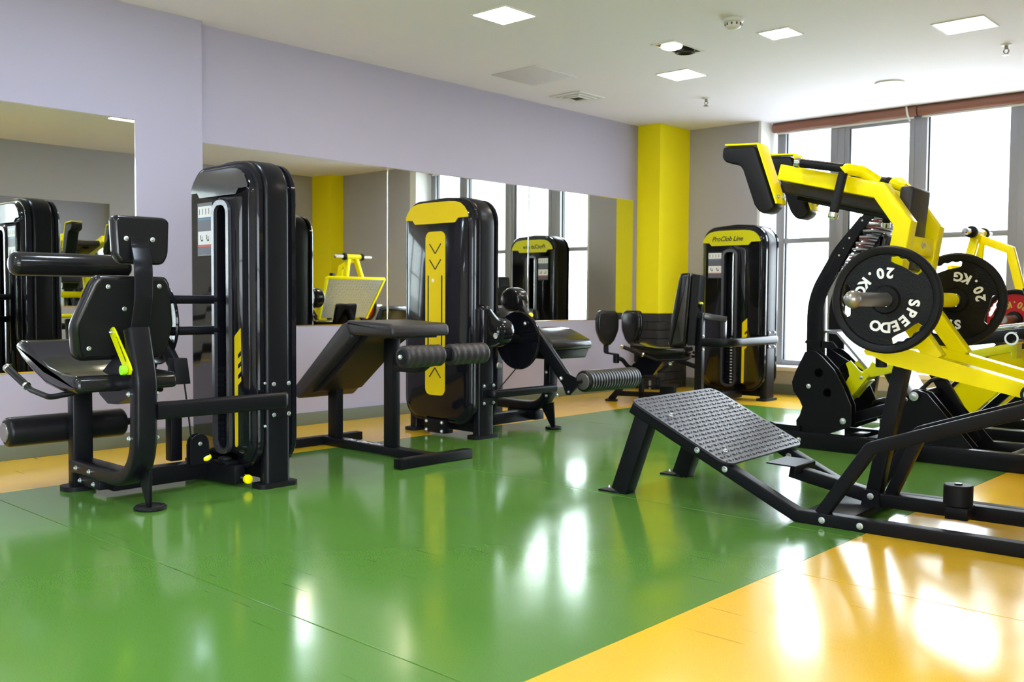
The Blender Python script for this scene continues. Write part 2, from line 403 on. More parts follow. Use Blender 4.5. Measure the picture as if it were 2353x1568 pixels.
# ---- windows
def window(n, xs, y, z0, z1, zt, sash=None, wid=None, M=None):
    """xs: mullion centre lines; zt: transom height"""
    def O(nm, g, m, par):
        if M is not None: bmesh.ops.transform(g.bm, matrix=M, verts=g.bm.verts)
        return obj(nm, g, m, par) if par else struct(nm, g, m)
    dy = 0.05; g = G(); w0 = 0.045
    g.box((xs[0] - w0, y - dy, z0), (xs[0] + w0, y + dy, z1), 0.004); g.box((xs[-1] - w0, y - dy, z0), (xs[-1] + w0, y + dy, z1), 0.004)
    g.box((xs[0], y - dy + 0.002, z1 - 0.05), (xs[-1], y + dy - 0.002, z1), 0.003); g.box((xs[0], y - dy + 0.002, z0), (xs[-1], y + dy - 0.002, z0 + 0.05), 0.003)
    w = O('window_%d' % n, g, 'aluminium', None)
    for k in range(1, len(xs) - 1):
        hw = (wid or {}).get(k, 0.05)
        g = G(); g.box((xs[k] - hw, y - dy - 0.012, z0 + 0.05), (xs[k] + hw, y + dy, z1 - 0.05), 0.005)
        g.box((xs[k] - 0.004, y - dy - 0.0135, z0 + 0.05), (xs[k] + 0.004, y - dy, z1 - 0.05)); O('mullion', g, 'aluminium', w)
    for k in range(len(xs) - 1):
        a = xs[k] + ((wid or {}).get(k, 0.05) if k else w0); b = xs[k + 1] - ((wid or {}).get(k + 1, 0.05) if k + 1 < len(xs) - 1 else w0)
        g = G(); g.box((a, y - dy + 0.006, zt - 0.024), (b, y + dy - 0.006, zt + 0.024), 0.003); O('transom', g, 'aluminium', w)
        g = G()
        for (c0, c1) in ((z0 + 0.05, zt - 0.024), (zt + 0.024, z1 - 0.05)):
            for q in ((a, a + 0.012, c0, c1), (b - 0.012, b, c0, c1)): g.box((q[0], y - 0.02, q[2]), (q[1], y + 0.02, q[3]))
        O('gasket', g, 'gasket', w)
        for (c0, c1) in ((z0 + 0.05, zt - 0.024), (zt + 0.024, z1 - 0.05)):
            g = G(); g.box((a + 0.002, y - 0.003, c0 + 0.001), (b - 0.002, y + 0.003, c1 - 0.001)); O('pane', g, 'glass', w)
        if sash == k:
            g = G(); c0, c1 = zt + 0.024, z1 - 0.05; t = 0.05; f0, f1 = y - 0.062, y - 0.012
            g.box((a, f0, c0), (a + t, f1, c1), 0.004); g.box((b - t, f0, c0), (b, f1, c1), 0.004)
            g.box((a + t, f0, c0), (b - t, f1, c0 + t), 0.004); g.box((a + t, f0, c1 - t), (b - t, f1, c1), 0.004); O('opening_sash', g, 'aluminium', w)
window(1, [-4.54, -3.96, -3.185, -2.38, -1.79], 8.90, 0.268, 2.62, 1.498, sash=1, wid={1: 0.07, 2: 0.055, 3: 0.07})
window(2, [-4.3, -3.2, -2.1, -1.0, 0.1, 1.2], -2.60, 0.268, 2.60, 1.498, M=Matrix.Rotation(pi / 2, 4, 'Z'))  # second window is unseen, added for daylight on ceiling and left wall
# roller blinds rolled up at the window head
for i, (x0, x1, lab) in enumerate(((-4.612, -3.216, 'rolled-up brown roller blind over the left half of the window'), (-3.204, -1.76, 'rolled-up brown roller blind over the right half of the window'))):
    t = thing('roller_blind', lab, 'blind', ((x0 + x1) / 2, 8.83, 2.57), 'brown roller blinds')
    g = G(); g.sweep([(x0, 8.83, 2.612), (x1, 8.83, 2.612)], rrect2(0.09, 0.09, 0.035, 4), (0, 0, 1)); obj('blind_roll', g, 'blind_brown', t)
    g = G(); g.box((x0 + 0.03, 8.822, 2.548), (x1 - 0.03, 8.838, 2.568), 0.003); obj('bottom_rail', g, 'white_plastic', t, 'pale bottom rail')
    if i == 0:
        g = G(); g.tube(fillet([(-3.30, 8.78, 2.655), (-3.285, 8.775, 2.58), (-3.265, 8.78, 2.52)], 0.03), 0.008, 8); obj('pull_cord', g, 'white_plastic', t, 'white pull cord')

g = G(); g.box((-60, 9.25, -0.30), (60, 70, -0.15)); g.box((2.75, -40, -0.30), (60, 9.25, -0.15)); struct('ground_outside', g, 'street')  # ground added to cut the daylight reaching the ceiling from below
# ---- mirrors
def mirror(lab, x, y0, y1, z0, z1, s=1, grp='wall mirrors'):
    t = thing('wall_mirror', lab, 'mirror', (x, (y0 + y1) / 2, z0), grp)
    e = 0.007; h0, h1 = x, x + s * 0.006
    g = G(); g.box((min(h0, h1), y0 + e, z0 + e), (max(h0, h1), y1 - e, z1 - e)); obj('mirror_glass', g, 'mirror', t)
    g = G()
    o = yz([(y0, z0), (y1, z0), (y1, z1), (y0, z1)], x + s * 0.003); i_ = yz([(y0 + e, z0 + e), (y1 - e, z0 + e), (y1 - e, z1 - e), (y0 + e, z1 - e)], h1)
    b = yz([(y0, z0), (y1, z0), (y1, z1), (y0, z1)], h0); g.rings([b, o, i_], True, False); obj('bevelled_edge', g, 'mirror_edge', t, sharp=5)
mirror('wall mirror on the nearer, proud part of the left wall behind the seated leg curl', -5.63, 1.35, 2.745, 0.48, 1.975)
mirror('long wall mirror panel directly behind the tall black tower, first of three', -5.71, 3.205, 4.778, 0.708, 1.908)
mirror('middle wall mirror panel behind the chevron-fronted tower', -5.71, 4.782, 6.398, 0.708, 1.908)
mirror('wall mirror panel ending beside the yellow column', -5.71, 6.402, 7.99, 0.708, 1.908)
mirror('mirror on the right-hand wall, the nearer one, seen only by reflection', XR, 3.2, 5.30, 0.78, 2.03, -1)
mirror('mirror on the right-hand wall near the yellow corner column, seen only by reflection', XR, 6.4, 8.25, 0.78, 2.03, -1)

# ---- ceiling fittings
def lamp(x, y, s, mt, lab, grp):
    t = thing('ceiling_lamp', lab, 'lamp', (x, y, ZC), grp)
    g = G(); a = s / 2 + 0.012
    g.holed([(x - a, y - a, ZC - 0.006), (x + a, y - a, ZC - 0.006), (x + a, y + a, ZC - 0.006), (x - a, y + a, ZC - 0.006)],
            [[(x - s / 2, y - s / 2, ZC - 0.006), (x + s / 2, y - s / 2, ZC - 0.006), (x + s / 2, y + s / 2, ZC - 0.006), (x - s / 2, y + s / 2, ZC - 0.006)]], (0, 0, 0.006)); obj('lamp_frame', g, 'white_plastic', t)
    g = G(); g.box((x - s / 2, y - s / 2, ZC - 0.005), (x + s / 2, y + s / 2, ZC - 0.001)); obj('diffuser', g, mt, t)
WL = 'square warm-white recessed ceiling lamp '
lamp(-4.11, 4.37, 0.27, 'lamp_warm', WL + 'nearest the top left, above the prone bench', 'warm square ceiling lamps')
lamp(-4.15, 6.43, 0.27, 'lamp_warm', WL + 'beyond the open black downlight', 'warm square ceiling lamps')
lamp(-2.07, 6.45, 0.29, 'lamp_warm', WL + 'at the top right near a sprinkler', 'warm square ceiling lamps')
lamp(-2.0, 4.45, 0.29, 'lamp_warm', WL + 'seen only in the left mirror', 'warm square ceiling lamps')
lamp(-3.03, 5.86, 0.20, 'lamp_cool', 'square cool-white recessed ceiling lamp beside the smoke detector', 'cool ceiling lamps')
FILL_LAMPS = {(-4.13, 2.35): 'above the leg curl machine', (-2.05, 2.35): 'above the middle of the green floor', (-4.13, 0.3): 'left of the camera', (-2.05, 0.3): 'in front of the camera position',
       (-4.13, -1.8): 'behind the camera, nearer the mirror wall', (-2.05, -1.8): 'behind the camera, in the middle', (0.2, -1.8): 'behind the camera, on its right', (-4.13, -3.8): 'by the back wall, mirror side', (-2.05, -3.8): 'by the back wall, in the middle'}  # unseen lamps, added to brighten the foreground and walls
for (x, y), w_ in FILL_LAMPS.items(): lamp(x, y, 0.27, 'lamp_cool', 'added square cool-white fill lamp on the ceiling, out of view, ' + w_, 'added cool square fill lamps out of frame')
t = thing('downlight', 'black recessed twin downlight with one white bulb lit', 'lamp', (-3.735, 5.735, ZC))
g = G(); x0, x1, y0, y1 = -3.82, -3.65, 5.555, 5.915
rim = lambda e, z: [(x0 - e, y0 - e, z), (x1 + e, y0 - e, z), (x1 + e, y1 + e, z), (x0 - e, y1 + e, z)]
g.holed(rim(0.012, ZC - 0.005), [rim(-0.006, ZC - 0.005)], (0, 0, 0.006)); obj('trim_frame', g, 'white_plastic', t)
g = G(); g.box((x0, y0, ZC - 0.003), (x1, y1, ZC + 0.002)); obj('black_tray', g, 'gloss_black', t)
g = G(); g.lathe([(0.074, 0), (0.07, 0.012), (0.05, 0.02), (0.0, 0.022)], (-3.735, 5.655, ZC - 0.003), (0, 0, -1)); obj('bulb', g, 'bulb_white', t, 'lit white bulb')
g = G(); g.lathe([(0.07, 0), (0.07, 0.014), (0.062, 0.016), (0.04, 0.004), (0.0, 0.003)], (-3.735, 5.825, ZC - 0.003), (0, 0, -1)); obj('bulb_socket', g, 'black_satin', t, 'dark unlit socket')
t = thing('smoke_detector', 'round white smoke detector on the ceiling', 'detector', (-3.1, 5.38, ZC))
g = G(); g.lathe([(0.062, 0), (0.062, 0.018), (0.055, 0.022)], (-3.1, 5.38, ZC), (0, 0, -1)); obj('base', g, 'white_plastic', t)
g = G(); g.lathe([(0.045, 0.022), (0.05, 0.034), (0.046, 0.05), (0.03, 0.06), (0, 0.061)], (-3.1, 5.38, ZC), (0, 0, -1)); obj('sensor_head', g, 'white_plastic', t)
g = G()
for k in range(10):
    a = 2 * pi * k / 10; g.box((-3.1 + 0.049 * cos(a) - 0.004, 5.38 + 0.049 * sin(a) - 0.004, ZC - 0.042), (-3.1 + 0.049 * cos(a) + 0.004, 5.38 + 0.049 * sin(a) + 0.004, ZC - 0.028))
obj('slots', g, 'grey_print', t, kind='stuff')
for x, y, lab in ((-4.465, 7.31, 'small brass ceiling sprinkler beyond the middle lamps, above the yellow column side'), (-2.016, 7.13, 'small metal ceiling sprinkler at the top right edge')):
    t = thing('sprinkler', lab, 'sprinkler', (x, y, ZC), 'ceiling sprinklers')
    g = G(); g.lathe([(0.036, 0), (0.034, 0.006), (0.016, 0.010)], (x, y, ZC), (0, 0, -1)); obj('escutcheon', g, 'white_plastic', t)
    g = G(); g.cyl((x, y, ZC - 0.006), (x, y, ZC - 0.035), 0.012, 12, 0.002); g.lathe([(0.004, 0.066), (0.024, 0.068), (0.024, 0.071), (0.004, 0.072)], (x, y, ZC), (0, 0, -1))
    g.tube(fillet([(x - 0.010, y, ZC - 0.03), (x - 0.018, y, ZC - 0.045), (x, y, ZC - 0.068)], 0.01), 0.004, 6); g.tube(fillet([(x + 0.010, y, ZC - 0.03), (x + 0.018, y, ZC - 0.045), (x, y, ZC - 0.068)], 0.01), 0.004, 6)
    obj('sprinkler_head', g, 'steel', t)
t = thing('ceiling_speaker', 'flat round white ceiling speaker near the window', 'speaker', (-3.05, 7.755, ZC))
g = G(); g.lathe([(0.115, 0), (0.112, 0.012), (0.095, 0.014)], (-3.05, 7.755, ZC), (0, 0, -1), 40); obj('ring', g, 'white_plastic', t)
g = G(); g.lathe([(0.095, 0.010), (0.05, 0.016), (0.0, 0.017)], (-3.05, 7.755, ZC), (0, 0, -1), 40); obj('grille', g, 'cream_plastic', t)
t = thing('air_vent', 'square white ceiling air vent with a dark centre near the left wall', 'vent', (-5.28, 6.54, ZC))
g = G(); cx, cy = -5.28, 6.54
for k, (a, b, z) in enumerate(((0.17, 0.135, 0.010), (0.125, 0.095, 0.016), (0.085, 0.06, 0.022))):
    sq = lambda e, z: [(cx - e, cy - e, z), (cx + e, cy - e, z), (cx + e, cy + e, z), (cx - e, cy + e, z)]
    g.holed(sq(a, ZC - z), [sq(b, ZC - z)], (0, 0, 0.008))
obj('louvre', g, 'white_plastic', t)
g = G(); g.box((cx - 0.15, cy - 0.15, ZC - 0.003), (cx + 0.15, cy + 0.15, ZC - 0.0005)); obj('duct', g, 'vent_dark', t)
t = thing('ceiling_hatch', 'flush square access hatch in the ceiling near the left wall', 'hatch', (-5.04, 5.70, ZC))
g = G(); g.box((-5.27, 5.46, ZC - 0.006), (-4.81, 5.95, ZC - 0.0005), 0.002); obj('hatch_panel', g, 'ceiling_hatch', t)
t = thing('wall_socket', 'cream double wall socket on the black brick column foot', 'socket', (-5.437, 8.30, 0.33))
g = G(); g.box((-5.438, 8.262, 0.268), (-5.429, 8.338, 0.392), 0.003); obj('socket_plate', g, 'cream_plastic', t)
g = G()
for z in (0.30, 0.36):
    for dy in (-0.012, 0.012): g.box((-5.4292, 8.30 + dy - 0.003, z - 0.008), (-5.4285, 8.30 + dy + 0.003, z + 0.008))
obj('socket_holes', g, 'grey_print', t, kind='stuff')
# ================================================================== PLATE-LOADED HACK SQUAT (foreground right), local frame u (length) v (width) z
HSROT = radians(3.2)
hs = thing('hack_squat_machine', 'black and yellow plate-loaded hack squat machine with tilted diamond footplate at right front', 'exercise machine', (-1.801, 3.685, 0), local=True, rz=HSROT)
VW = 0.69
SL = math.atan(0.49)                       # slope of the front beams
fr_ = None
def hs_rail(v0):
    g = G(); T = 0.06
    path = [(-0.80, 0, 0.05 + 0.49 * 0.80 - 0.030), (0.004, 0, 0.025), (1.75, 0, 0.025)]
    P = [V((p[0], v0 + T / 2, p[2])) for p in path]
    g.strip(P, T, 0.052, (0, 1, 0), 0.006)
    return g
rail1 = obj('base_rail', hs_rail(0.0), 'black_paint', hs); rail2 = obj('base_rail', hs_rail(VW - 0.06), 'black_paint', hs)
for v0 in (0.0, VW - 0.12):
    g = G(); g.beam((-0.735, v0 + 0.045, 0.385), (-0.868, v0 + 0.045, 0.008), 0.085, 0.085, (0.95, 0, 0.3), 0.006); lg = obj('front_leg', g, 'black_paint', hs)
    g = G(); g.box((-0.98, v0, 0.0), (-0.858, v0 + 0.128, 0.009), 0.003); obj('foot_plate', g, 'black_paint', lg)
    for (a, b) in ((-0.955, v0 + 0.06), (-0.885, v0 + 0.112)): bolt(lg, (a, b, 0.009), (0, 0, 1), 0.008)
for u, z in ((-0.453, 0.251), (-0.318, 0.182), (0.116, 0.025), (0.27, 0.025)):
    bolt(rail1, (u, -0.001, z), (0, -1, 0), 0.0135)
bolt(rail2, (-0.30, VW - 0.061, 0.165), (0, -1, 0), 0.0135)
# diamond-tread foot platform lying on the two sloping beams
Nn = V((0.49, 0, 1)).normalized(); Sx = V((1, 0, -0.49)).normalized()
def onslope(u, v, h=0.0): return V((u, v, 0.062 - 0.49 * u)) + Nn * h
g = G(); pts = rrect2(0.555 , 0.81, 0.055, 5); C0 = onslope(-0.535, 0.36)
outline = [C0 + Sx * a + V((0, 1, 0)) * b for a, b in pts]
g.prism(outline, Nn * 0.010, 0.002, 1); plat = obj('tread_plate', g, 'diamond_black', hs)
g = G()
def lug(c, d, n, L=0.022, w=0.0062, h=0.0034):
    s = n.cross(d)
    a = [c - d * L / 2, c + s * w / 2, c + d * L / 2, c - s * w / 2]; top = [c - d * L * .22 + n * h, c + s * w * .2 + n * h, c + d * L * .22 + n * h, c - s * w * .2 + n * h]
    va = [g.bm.verts.new(p) for p in a]; vt = [g.bm.verts.new(p) for p in top]
    for i in range(4): g.bm.faces.new((va[i], va[(i + 1) % 4], vt[(i + 1) % 4], vt[i]))
    g.bm.faces.new(vt)
NU, NV = 19, 27
for i in range(NU):
    for j in range(NV):
        a = (i - (NU - 1) / 2) * 0.0285; b = (j - (NV - 1) / 2) * 0.0290
        if abs(a) > 0.222 and abs(b) > 0.35 and (abs(a) - 0.222) ** 2 + (abs(b) - 0.35) ** 2 > 0.052 ** 2: continue
        ang = radians(45 if (i + j) % 2 else -45)
        lug(C0 + Nn * 0.0098 + Sx * a + V((0, b, 0)), (Sx * cos(ang) + V((0, 1, 0)) * sin(ang)), Nn)
obj('tread_lugs', g, 'diamond_black', plat, kind='stuff')
for u, v in ((-0.635, 0.072), (-0.633, 0.672), (-0.360, 0.665), (-0.360, 0.068)): bolt(plat, onslope(u, v, 0.010), Nn, 0.011)
# small step plate on the centre beam
VC = 0.345
cb = fillet([(-0.16, VC, 0.150), (0.245, VC, 0.073), (1.75, VC, 0.073)], 0.05, 4)
g = G(); g.strip(cb, 0.06, 0.058, (0, 1, 0), 0.006); cbeam = obj('centre_beam', g, 'black_paint', hs)
g = G(); g.prism([(-0.235, VC - 0.11, 0.186), (-0.10, VC - 0.11, 0.182), (-0.10, VC + 0.11, 0.182), (-0.235, VC + 0.11, 0.186)], (0, 0, 0.006), 0.002, 1)
g.box((-0.104, VC - 0.11, 0.148), (-0.097, VC + 0.11, 0.186), 0.001, 1); obj('step_plate', g, 'black_paint', hs)
g = G(); g.box((0.02, 0.05, 0.012), (0.22, VW - 0.05, 0.045), 0.004); obj('cross_member', g, 'black_paint', hs)
g = G(); g.prism([(0.165, VC - 0.035, 0.035), (0.245, VC - 0.035, 0.035), (0.24, VC - 0.035, 0.115), (0.175, VC - 0.035, 0.115)], (0, -0.008, 0), 0.002, 1); br_ = obj('hinge_lug', g, 'black_paint', hs)
bolt(br_, (0.206, VC - 0.044, 0.088), (0, -1, 0), 0.014)
g = G(); g.cyl((0.565, 0.255, 0.108), (0.565, 0.255, 0.192), 0.0545, 36, 0.004); bump_ = obj('rubber_stop', g, 'rubber', hs)
g = G(); g.prism(rrect2(0.024, 0.024, 0.002, 1, 0.565, 0.255) and [(0.553, 0.243, 0.190), (0.577, 0.243, 0.190), (0.577, 0.267, 0.190), (0.553, 0.267, 0.190)], (0, 0, 0.007), 0.001, 1); obj('nut', g, 'black_satin', bump_)
g = G(); g.box((0.53, 0.20, 0.060), (0.615, VC - 0.029, 0.108), 0.004); obj('stop_bracket', g, 'black_paint', hs)
# upper side beams carrying the pivot
for v0, side in ((0.0, 1), (VW - 0.06, 1)):
    g = G(); pth = fillet([(0.105, v0 + 0.03, 0.045), (0.298, v0 + 0.03, 0.335), (0.92, v0 + 0.03, 0.555)], 0.02, 3); g.strip(pth, 0.05, 0.052, (0, 1, 0), 0.007); ub = obj('side_beam', g, 'black_paint', hs)
    g = G(); g.beam((0.90, v0 + 0.03, 0.57), (1.45, v0 + 0.03, 0.03), 0.05, 0.06, (0, 1, 0), 0.006); obj('rear_strut', g, 'black_paint', hs)
g = G(); g.cyl((0.86, -0.005, 0.588), (0.86, VW + 0.005, 0.588), 0.034, 28); pv = obj('pivot_shaft', g, 'black_satin', hs)
bolt(pv, (0.86, -0.006, 0.588), (0, -1, 0), 0.022); bolt(pv, (0.86, VW + 0.006, 0.588), (0, 1, 0), 0.022)
# support post of the lever
g = G(); g.beam((0.318, VC, 0.675), (0.208, VC, 0.09), 0.072, 0.060, (1, 0, 0.2), 0.006); obj('support_post', g, 'black_paint', hs)
g = G(); g.beam((0.272, VC + 0.02, 0.095), (0.385, VC + 0.02, 0.36), 0.06, 0.045, (1, 0, -0.4), 0.006); obj('brace', g, 'black_paint', hs)
# ---- yellow lever carriage
for v0 in (0.12, 0.50):
    # arm: from shoulder pad plate over the bend down to the sleeve
    ctr = [(-0.150, v0 + 0.04, 1.463), (0.272, v0 + 0.04, 1.358), (0.366, v0 + 0.04, 1.222), (0.318, v0 + 0.04, 0.925)]
    g = G(); g.strip(ctr, 0.080, 0.066, (0, 1, 0), 0.006); arm = obj('lever_arm', g, 'yellow_paint', hs, sharp=26)
    # lower lever beam to the pivot
    g = G(); g.prism([V((u, v0, z)) for u, z in [(0.228, 0.712), (0.234, 0.728), (0.255, 0.734), (0.412, 0.724), (0.86, 0.606), (0.86, 0.552), (0.330, 0.662), (0.262, 0.694), (0.236, 0.698)]], (0, 0.08, 0), 0.005, 2); lv = obj('lever_beam', g, 'yellow_paint', hs)
    g = G(); g.cyl((0.285, v0 + 0.04, 0.648), (0.285, v0 + 0.04, 0.688), 0.022, 20, 0.003); obj('rubber_foot', g, 'rubber', lv)
    # strut up to the sleeve
    g = G(); g.strip([(0.350, v0 + 0.04, 0.915), (0.372, v0 + 0.04, 0.865), (0.500, v0 + 0.04, 0.690)], 0.07, 0.062, (0, 1, 0), 0.006); obj('sleeve_strut', g, 'yellow_paint', hs)
    g = G(); g.cyl((0.357, v0 - 0.004, 0.921), (0.357, v0 + 0.084, 0.921), 0.052, 28, 0.004); obj('sleeve_boss', g, 'yellow_paint', hs)
    # shoulder pad: bent yellow plate with an L-shaped pad under it
    pl_ = [(-0.405, 1.600), (-0.252, 1.592), (-0.160, 1.330)]
    g = G(); g.strip([V((x, v0 + 0.05, z)) for x, z in pl_], 0.10, 0.008, (0, 1, 0), 0.002); sp = obj('shoulder_plate', g, 'yellow_paint', hs)
    d = 0.012
    prof = [(-0.415, 1.592), (-0.262, 1.582), (-0.170, 1.318), (-0.185, 1.300), (-0.215, 1.288), (-0.240, 1.300), (-0.262, 1.330), (-0.318, 1.485), (-0.335, 1.508), (-0.365, 1.513), (-0.402, 1.525), (-0.418, 1.545)]
    g = G(); g.pad([V((x, v0 - 0.002, z)) for x, z in prof], (0, 0.104, 0), 0.010, 3); obj('shoulder_pad', g, 'vinyl', hs)
    for z in (1.352, 1.375):
        pass
    bolt(sp, (-0.166, v0 + 0.025, 1.360), (0.94, 0, 0.33), 0.009); bolt(sp, (-0.166, v0 + 0.08, 1.360), (0.94, 0, 0.33), 0.009)
g = G(); g.strip([(0.283, VC - 0.13, 1.165), (0.283, VC - 0.13, 1.168)], 0.01, 0.01, (0, 1, 0)) if False else None
g = G(); g.box((0.362, 0.185, 1.105), (0.378, 0.515, 1.178), 0.004); xp = obj('cross_plate', g, 'yellow_paint', hs)
bolt(xp, (0.379, VC, 1.145), (1, 0, 0), 0.013)
g = G(); g.cyl((0.27, 0.19, 0.708), (0.27, 0.51, 0.708), 0.020, 20); obj('cross_tube', g, 'yellow_paint', hs)
# handle bar: stub from the near arm, two black grips
for v0, sd in ((0.12, -1), (0.58, 1)):
    w = 0 if sd < 0 else 0
    P = lambda u, dv, z: V((u, v0 + sd * dv, z))
    g = G(); g.tube(fillet([P(0.255, -0.035, 1.395), P(0.205, 0.0, 1.436), P(0.155, 0.045, 1.446), P(0.142, 0.055, 1.435)], 0.03), 0.023, 16); st = obj('handle_stem', g, 'yellow_paint', hs)
    g = G(); g.cyl(P(0.150, 0.050, 1.449), P(-0.030, 0.060, 1.483), 0.0185, 20); obj('grip', g, 'rubber', st)
    g = G(); g.cyl(P(-0.028, 0.060, 1.4826), P(-0.053, 0.0614, 1.4873), 0.0215, 20); obj('grip_end_ring', g, 'chrome', st)
    g = G(); g.cyl(P(0.148, 0.052, 1.435), P(0.124, 0.085, 1.270), 0.0185, 20); obj('grip', g, 'rubber', st)
    g = G(); g.cyl(P(0.1242, 0.0848, 1.271), P(0.1208, 0.0895, 1.246), 0.0205, 20); obj('grip_end_ring', g, 'chrome', st)
# back pads
def slab(p0, p1, th, v0, v1, up, rnd, mt, nm, lab=None):
    p0, p1, up = V(p0), V(p1), V(up).normalized()
    g = G(); q = [p0, p1, p1 + up * th, p0 + up * th]
    g.pad([V((p.x, v0, p.z)) for p in q], (0, v1 - v0, 0), rnd, 3); return obj(nm, g, mt, hs, lab)
slab((-0.203, 0, 1.392), (0.300, 0, 1.262), 0.056, 0.235, 0.465, (0.25, 0, 0.97), 0.010, 'vinyl_dull', 'back_pad')
slab((0.318, 0, 1.384), (0.285, 0, 1.04), 0.055, 0.235, 0.465, (1, 0, -0.1), 0.012, 'vinyl_dull', 'seat_pad')
g = G(); g.beam((-0.15, VC, 1.375), (0.30, VC, 1.255), 0.06, 0.03, (0, 0, 1), 0.004); obj('pad_rail', g, 'black_satin', hs)
g = G(); g.cyl((0.235, VC + 0.02, 1.415), (0.30, VC + 0.02, 1.385), 0.02, 16); kb = obj('adjuster_stem', g, 'yellow_paint', hs)
g = G(); g.roller((0.215, VC + 0.02, 1.424), (0.245, VC + 0.02, 1.412), 0.019, 20, 0.010); obj('adjuster_knob', g, 'rubber', kb)
# weight sleeve
g = G(); g.cyl((0.366, 0.0, 0.921), (0.412, 0.675, 0.921), 0.031, 28); obj('sleeve_collar', g, 'yellow_paint', hs)
g = G(); g.cyl((0.347, -0.335, 0.921), (0.366, 0.01, 0.921), 0.0262, 28, 0.002); slv = obj('sleeve', g, 'steel', hs)
g = G(); g.lathe([(0.001, -0.033), (0.017, -0.028), (0.029, -0.014), (0.033, 0), (0.029, 0.014), (0.022, 0.022)], (0.347, -0.345, 0.921), (0, 1, 0), 28); obj('sleeve_ball_end', g, 'steel', slv)
g = G(); g.cyl((0.414, 0.66, 0.921), (0.430, 0.93, 0.921), 0.0262, 28, 0.002); slv = obj('sleeve', g, 'steel', hs)
g = G(); g.lathe([(0.001, -0.033), (0.017, -0.028), (0.029, -0.014), (0.033, 0), (0.029, 0.014), (0.022, 0.022)], (0.431, 0.94, 0.921), (0, -1, 0), 28); obj('sleeve_ball_end', g, 'steel', slv)

# ---- weight plates
def weight_plate(lab, loc, rz, rot, group, face='iron_black', letters='white_letter', R=0.207, hub='iron_black', text=('SPEEDO', '20.KG')):
    """disc whose printed face looks along local -Y; rot turns the top of the plate (radians, anticlockwise seen from the front)"""
    t = thing('weight_plate', lab, 'weight plate', loc, group, local=True, rz=rz)
    def pt(r, a, y): return V((r * cos(a), y, r * sin(a)))
    N = 72; circ = lambda r, y: [pt(r, 2 * pi * k / N, y) for k in range(N)]
    # rubber rim
    g = G(); g.rings([circ(R * 0.83, 0.004), circ(R * 0.85, -0.014), circ(R * 0.90, -0.020), circ(R * 0.965, -0.020), circ(R * 0.992, -0.014), circ(R, -0.004), circ(R, 0.004), circ(R * 0.992, 0.012), circ(R * 0.95, 0.018), circ(R * 0.85, 0.014), circ(R * 0.83, 0.004)], False, False)
    obj('rim', g, 'rubber', t)
    def hole(c):
        out = []; r0_, r1_ = R * 0.67, R * 0.81; da = radians(23); n = 18
        for k in range(n + 1):
            a = c - da + 2 * da * k / n; out.append((r1_ + R * 0.014 * sin(k / n * pi * 8), a))
        for k in range(n + 1):
            a = c + da - 2 * da * k / n; q = abs(k / n - 0.5) * 2; out.append((r0_ + R * 0.05 * q ** 4, a))
        return out
    hs_ = [hole(rot + k * 2 * pi / 3) for k in range(3)]
    g = G(); g.holed(circ(R * 0.835, -0.007), [[pt(r, a, -0.007) for r, a in h] for h in hs_] + [circ(0.0275, -0.007)], (0, 0.014, 0)); obj('disc', g, face, t)
    g = G(); bo = lambda r, y: circ(r, y)
    g.rings([bo(0.0275, -0.008), bo(0.0275, -0.017), bo(R * 0.24, -0.017), bo(R * 0.27, -0.008)], False, False); g.rings([bo(0.0275, 0.008), bo(0.0275, 0.017), bo(R * 0.24, 0.017), bo(R * 0.27, 0.008)], False, False); obj('hub', g, hub, t)
    step = radians(23)
    for txt, sgn in ((text[0], 1), (text[1], -1)):
        n = len(txt); base = rot if sgn > 0 else rot + pi; st = step * (0.9 if sgn > 0 else 0.86)
        for i, ch in enumerate(txt):
            g = G(); a = base - sgn * (i - (n - 1) / 2) * st; up = V((cos(a), 0, sin(a))) * sgn; rt = V((up.z, 0, -up.x)); rr_ = R * 0.505
            g.text(ch, 0.054, pt(rr_, a, -0.0078), rt, up, 0.0012, 0, 1, bold=0.0022); obj('letter', g, letters, t)
    return t
M = Matrix.Translation(V((-1.801, 3.685, 0))) @ Matrix.Rotation(HSROT, 4, 'Z')
weight_plate('black 20 kg weight plate with white lettering on the near sleeve of the hack squat', M @ V((0.361, -0.030, 0.921)), HSROT, radians(-58), 'black weight plates on the hack squat')
weight_plate('black 20 kg weight plate on the far hack squat sleeve, half hidden behind another', M @ V((0.418, 0.705, 0.921)), HSROT, radians(-135), 'black weight plates on the hack squat')
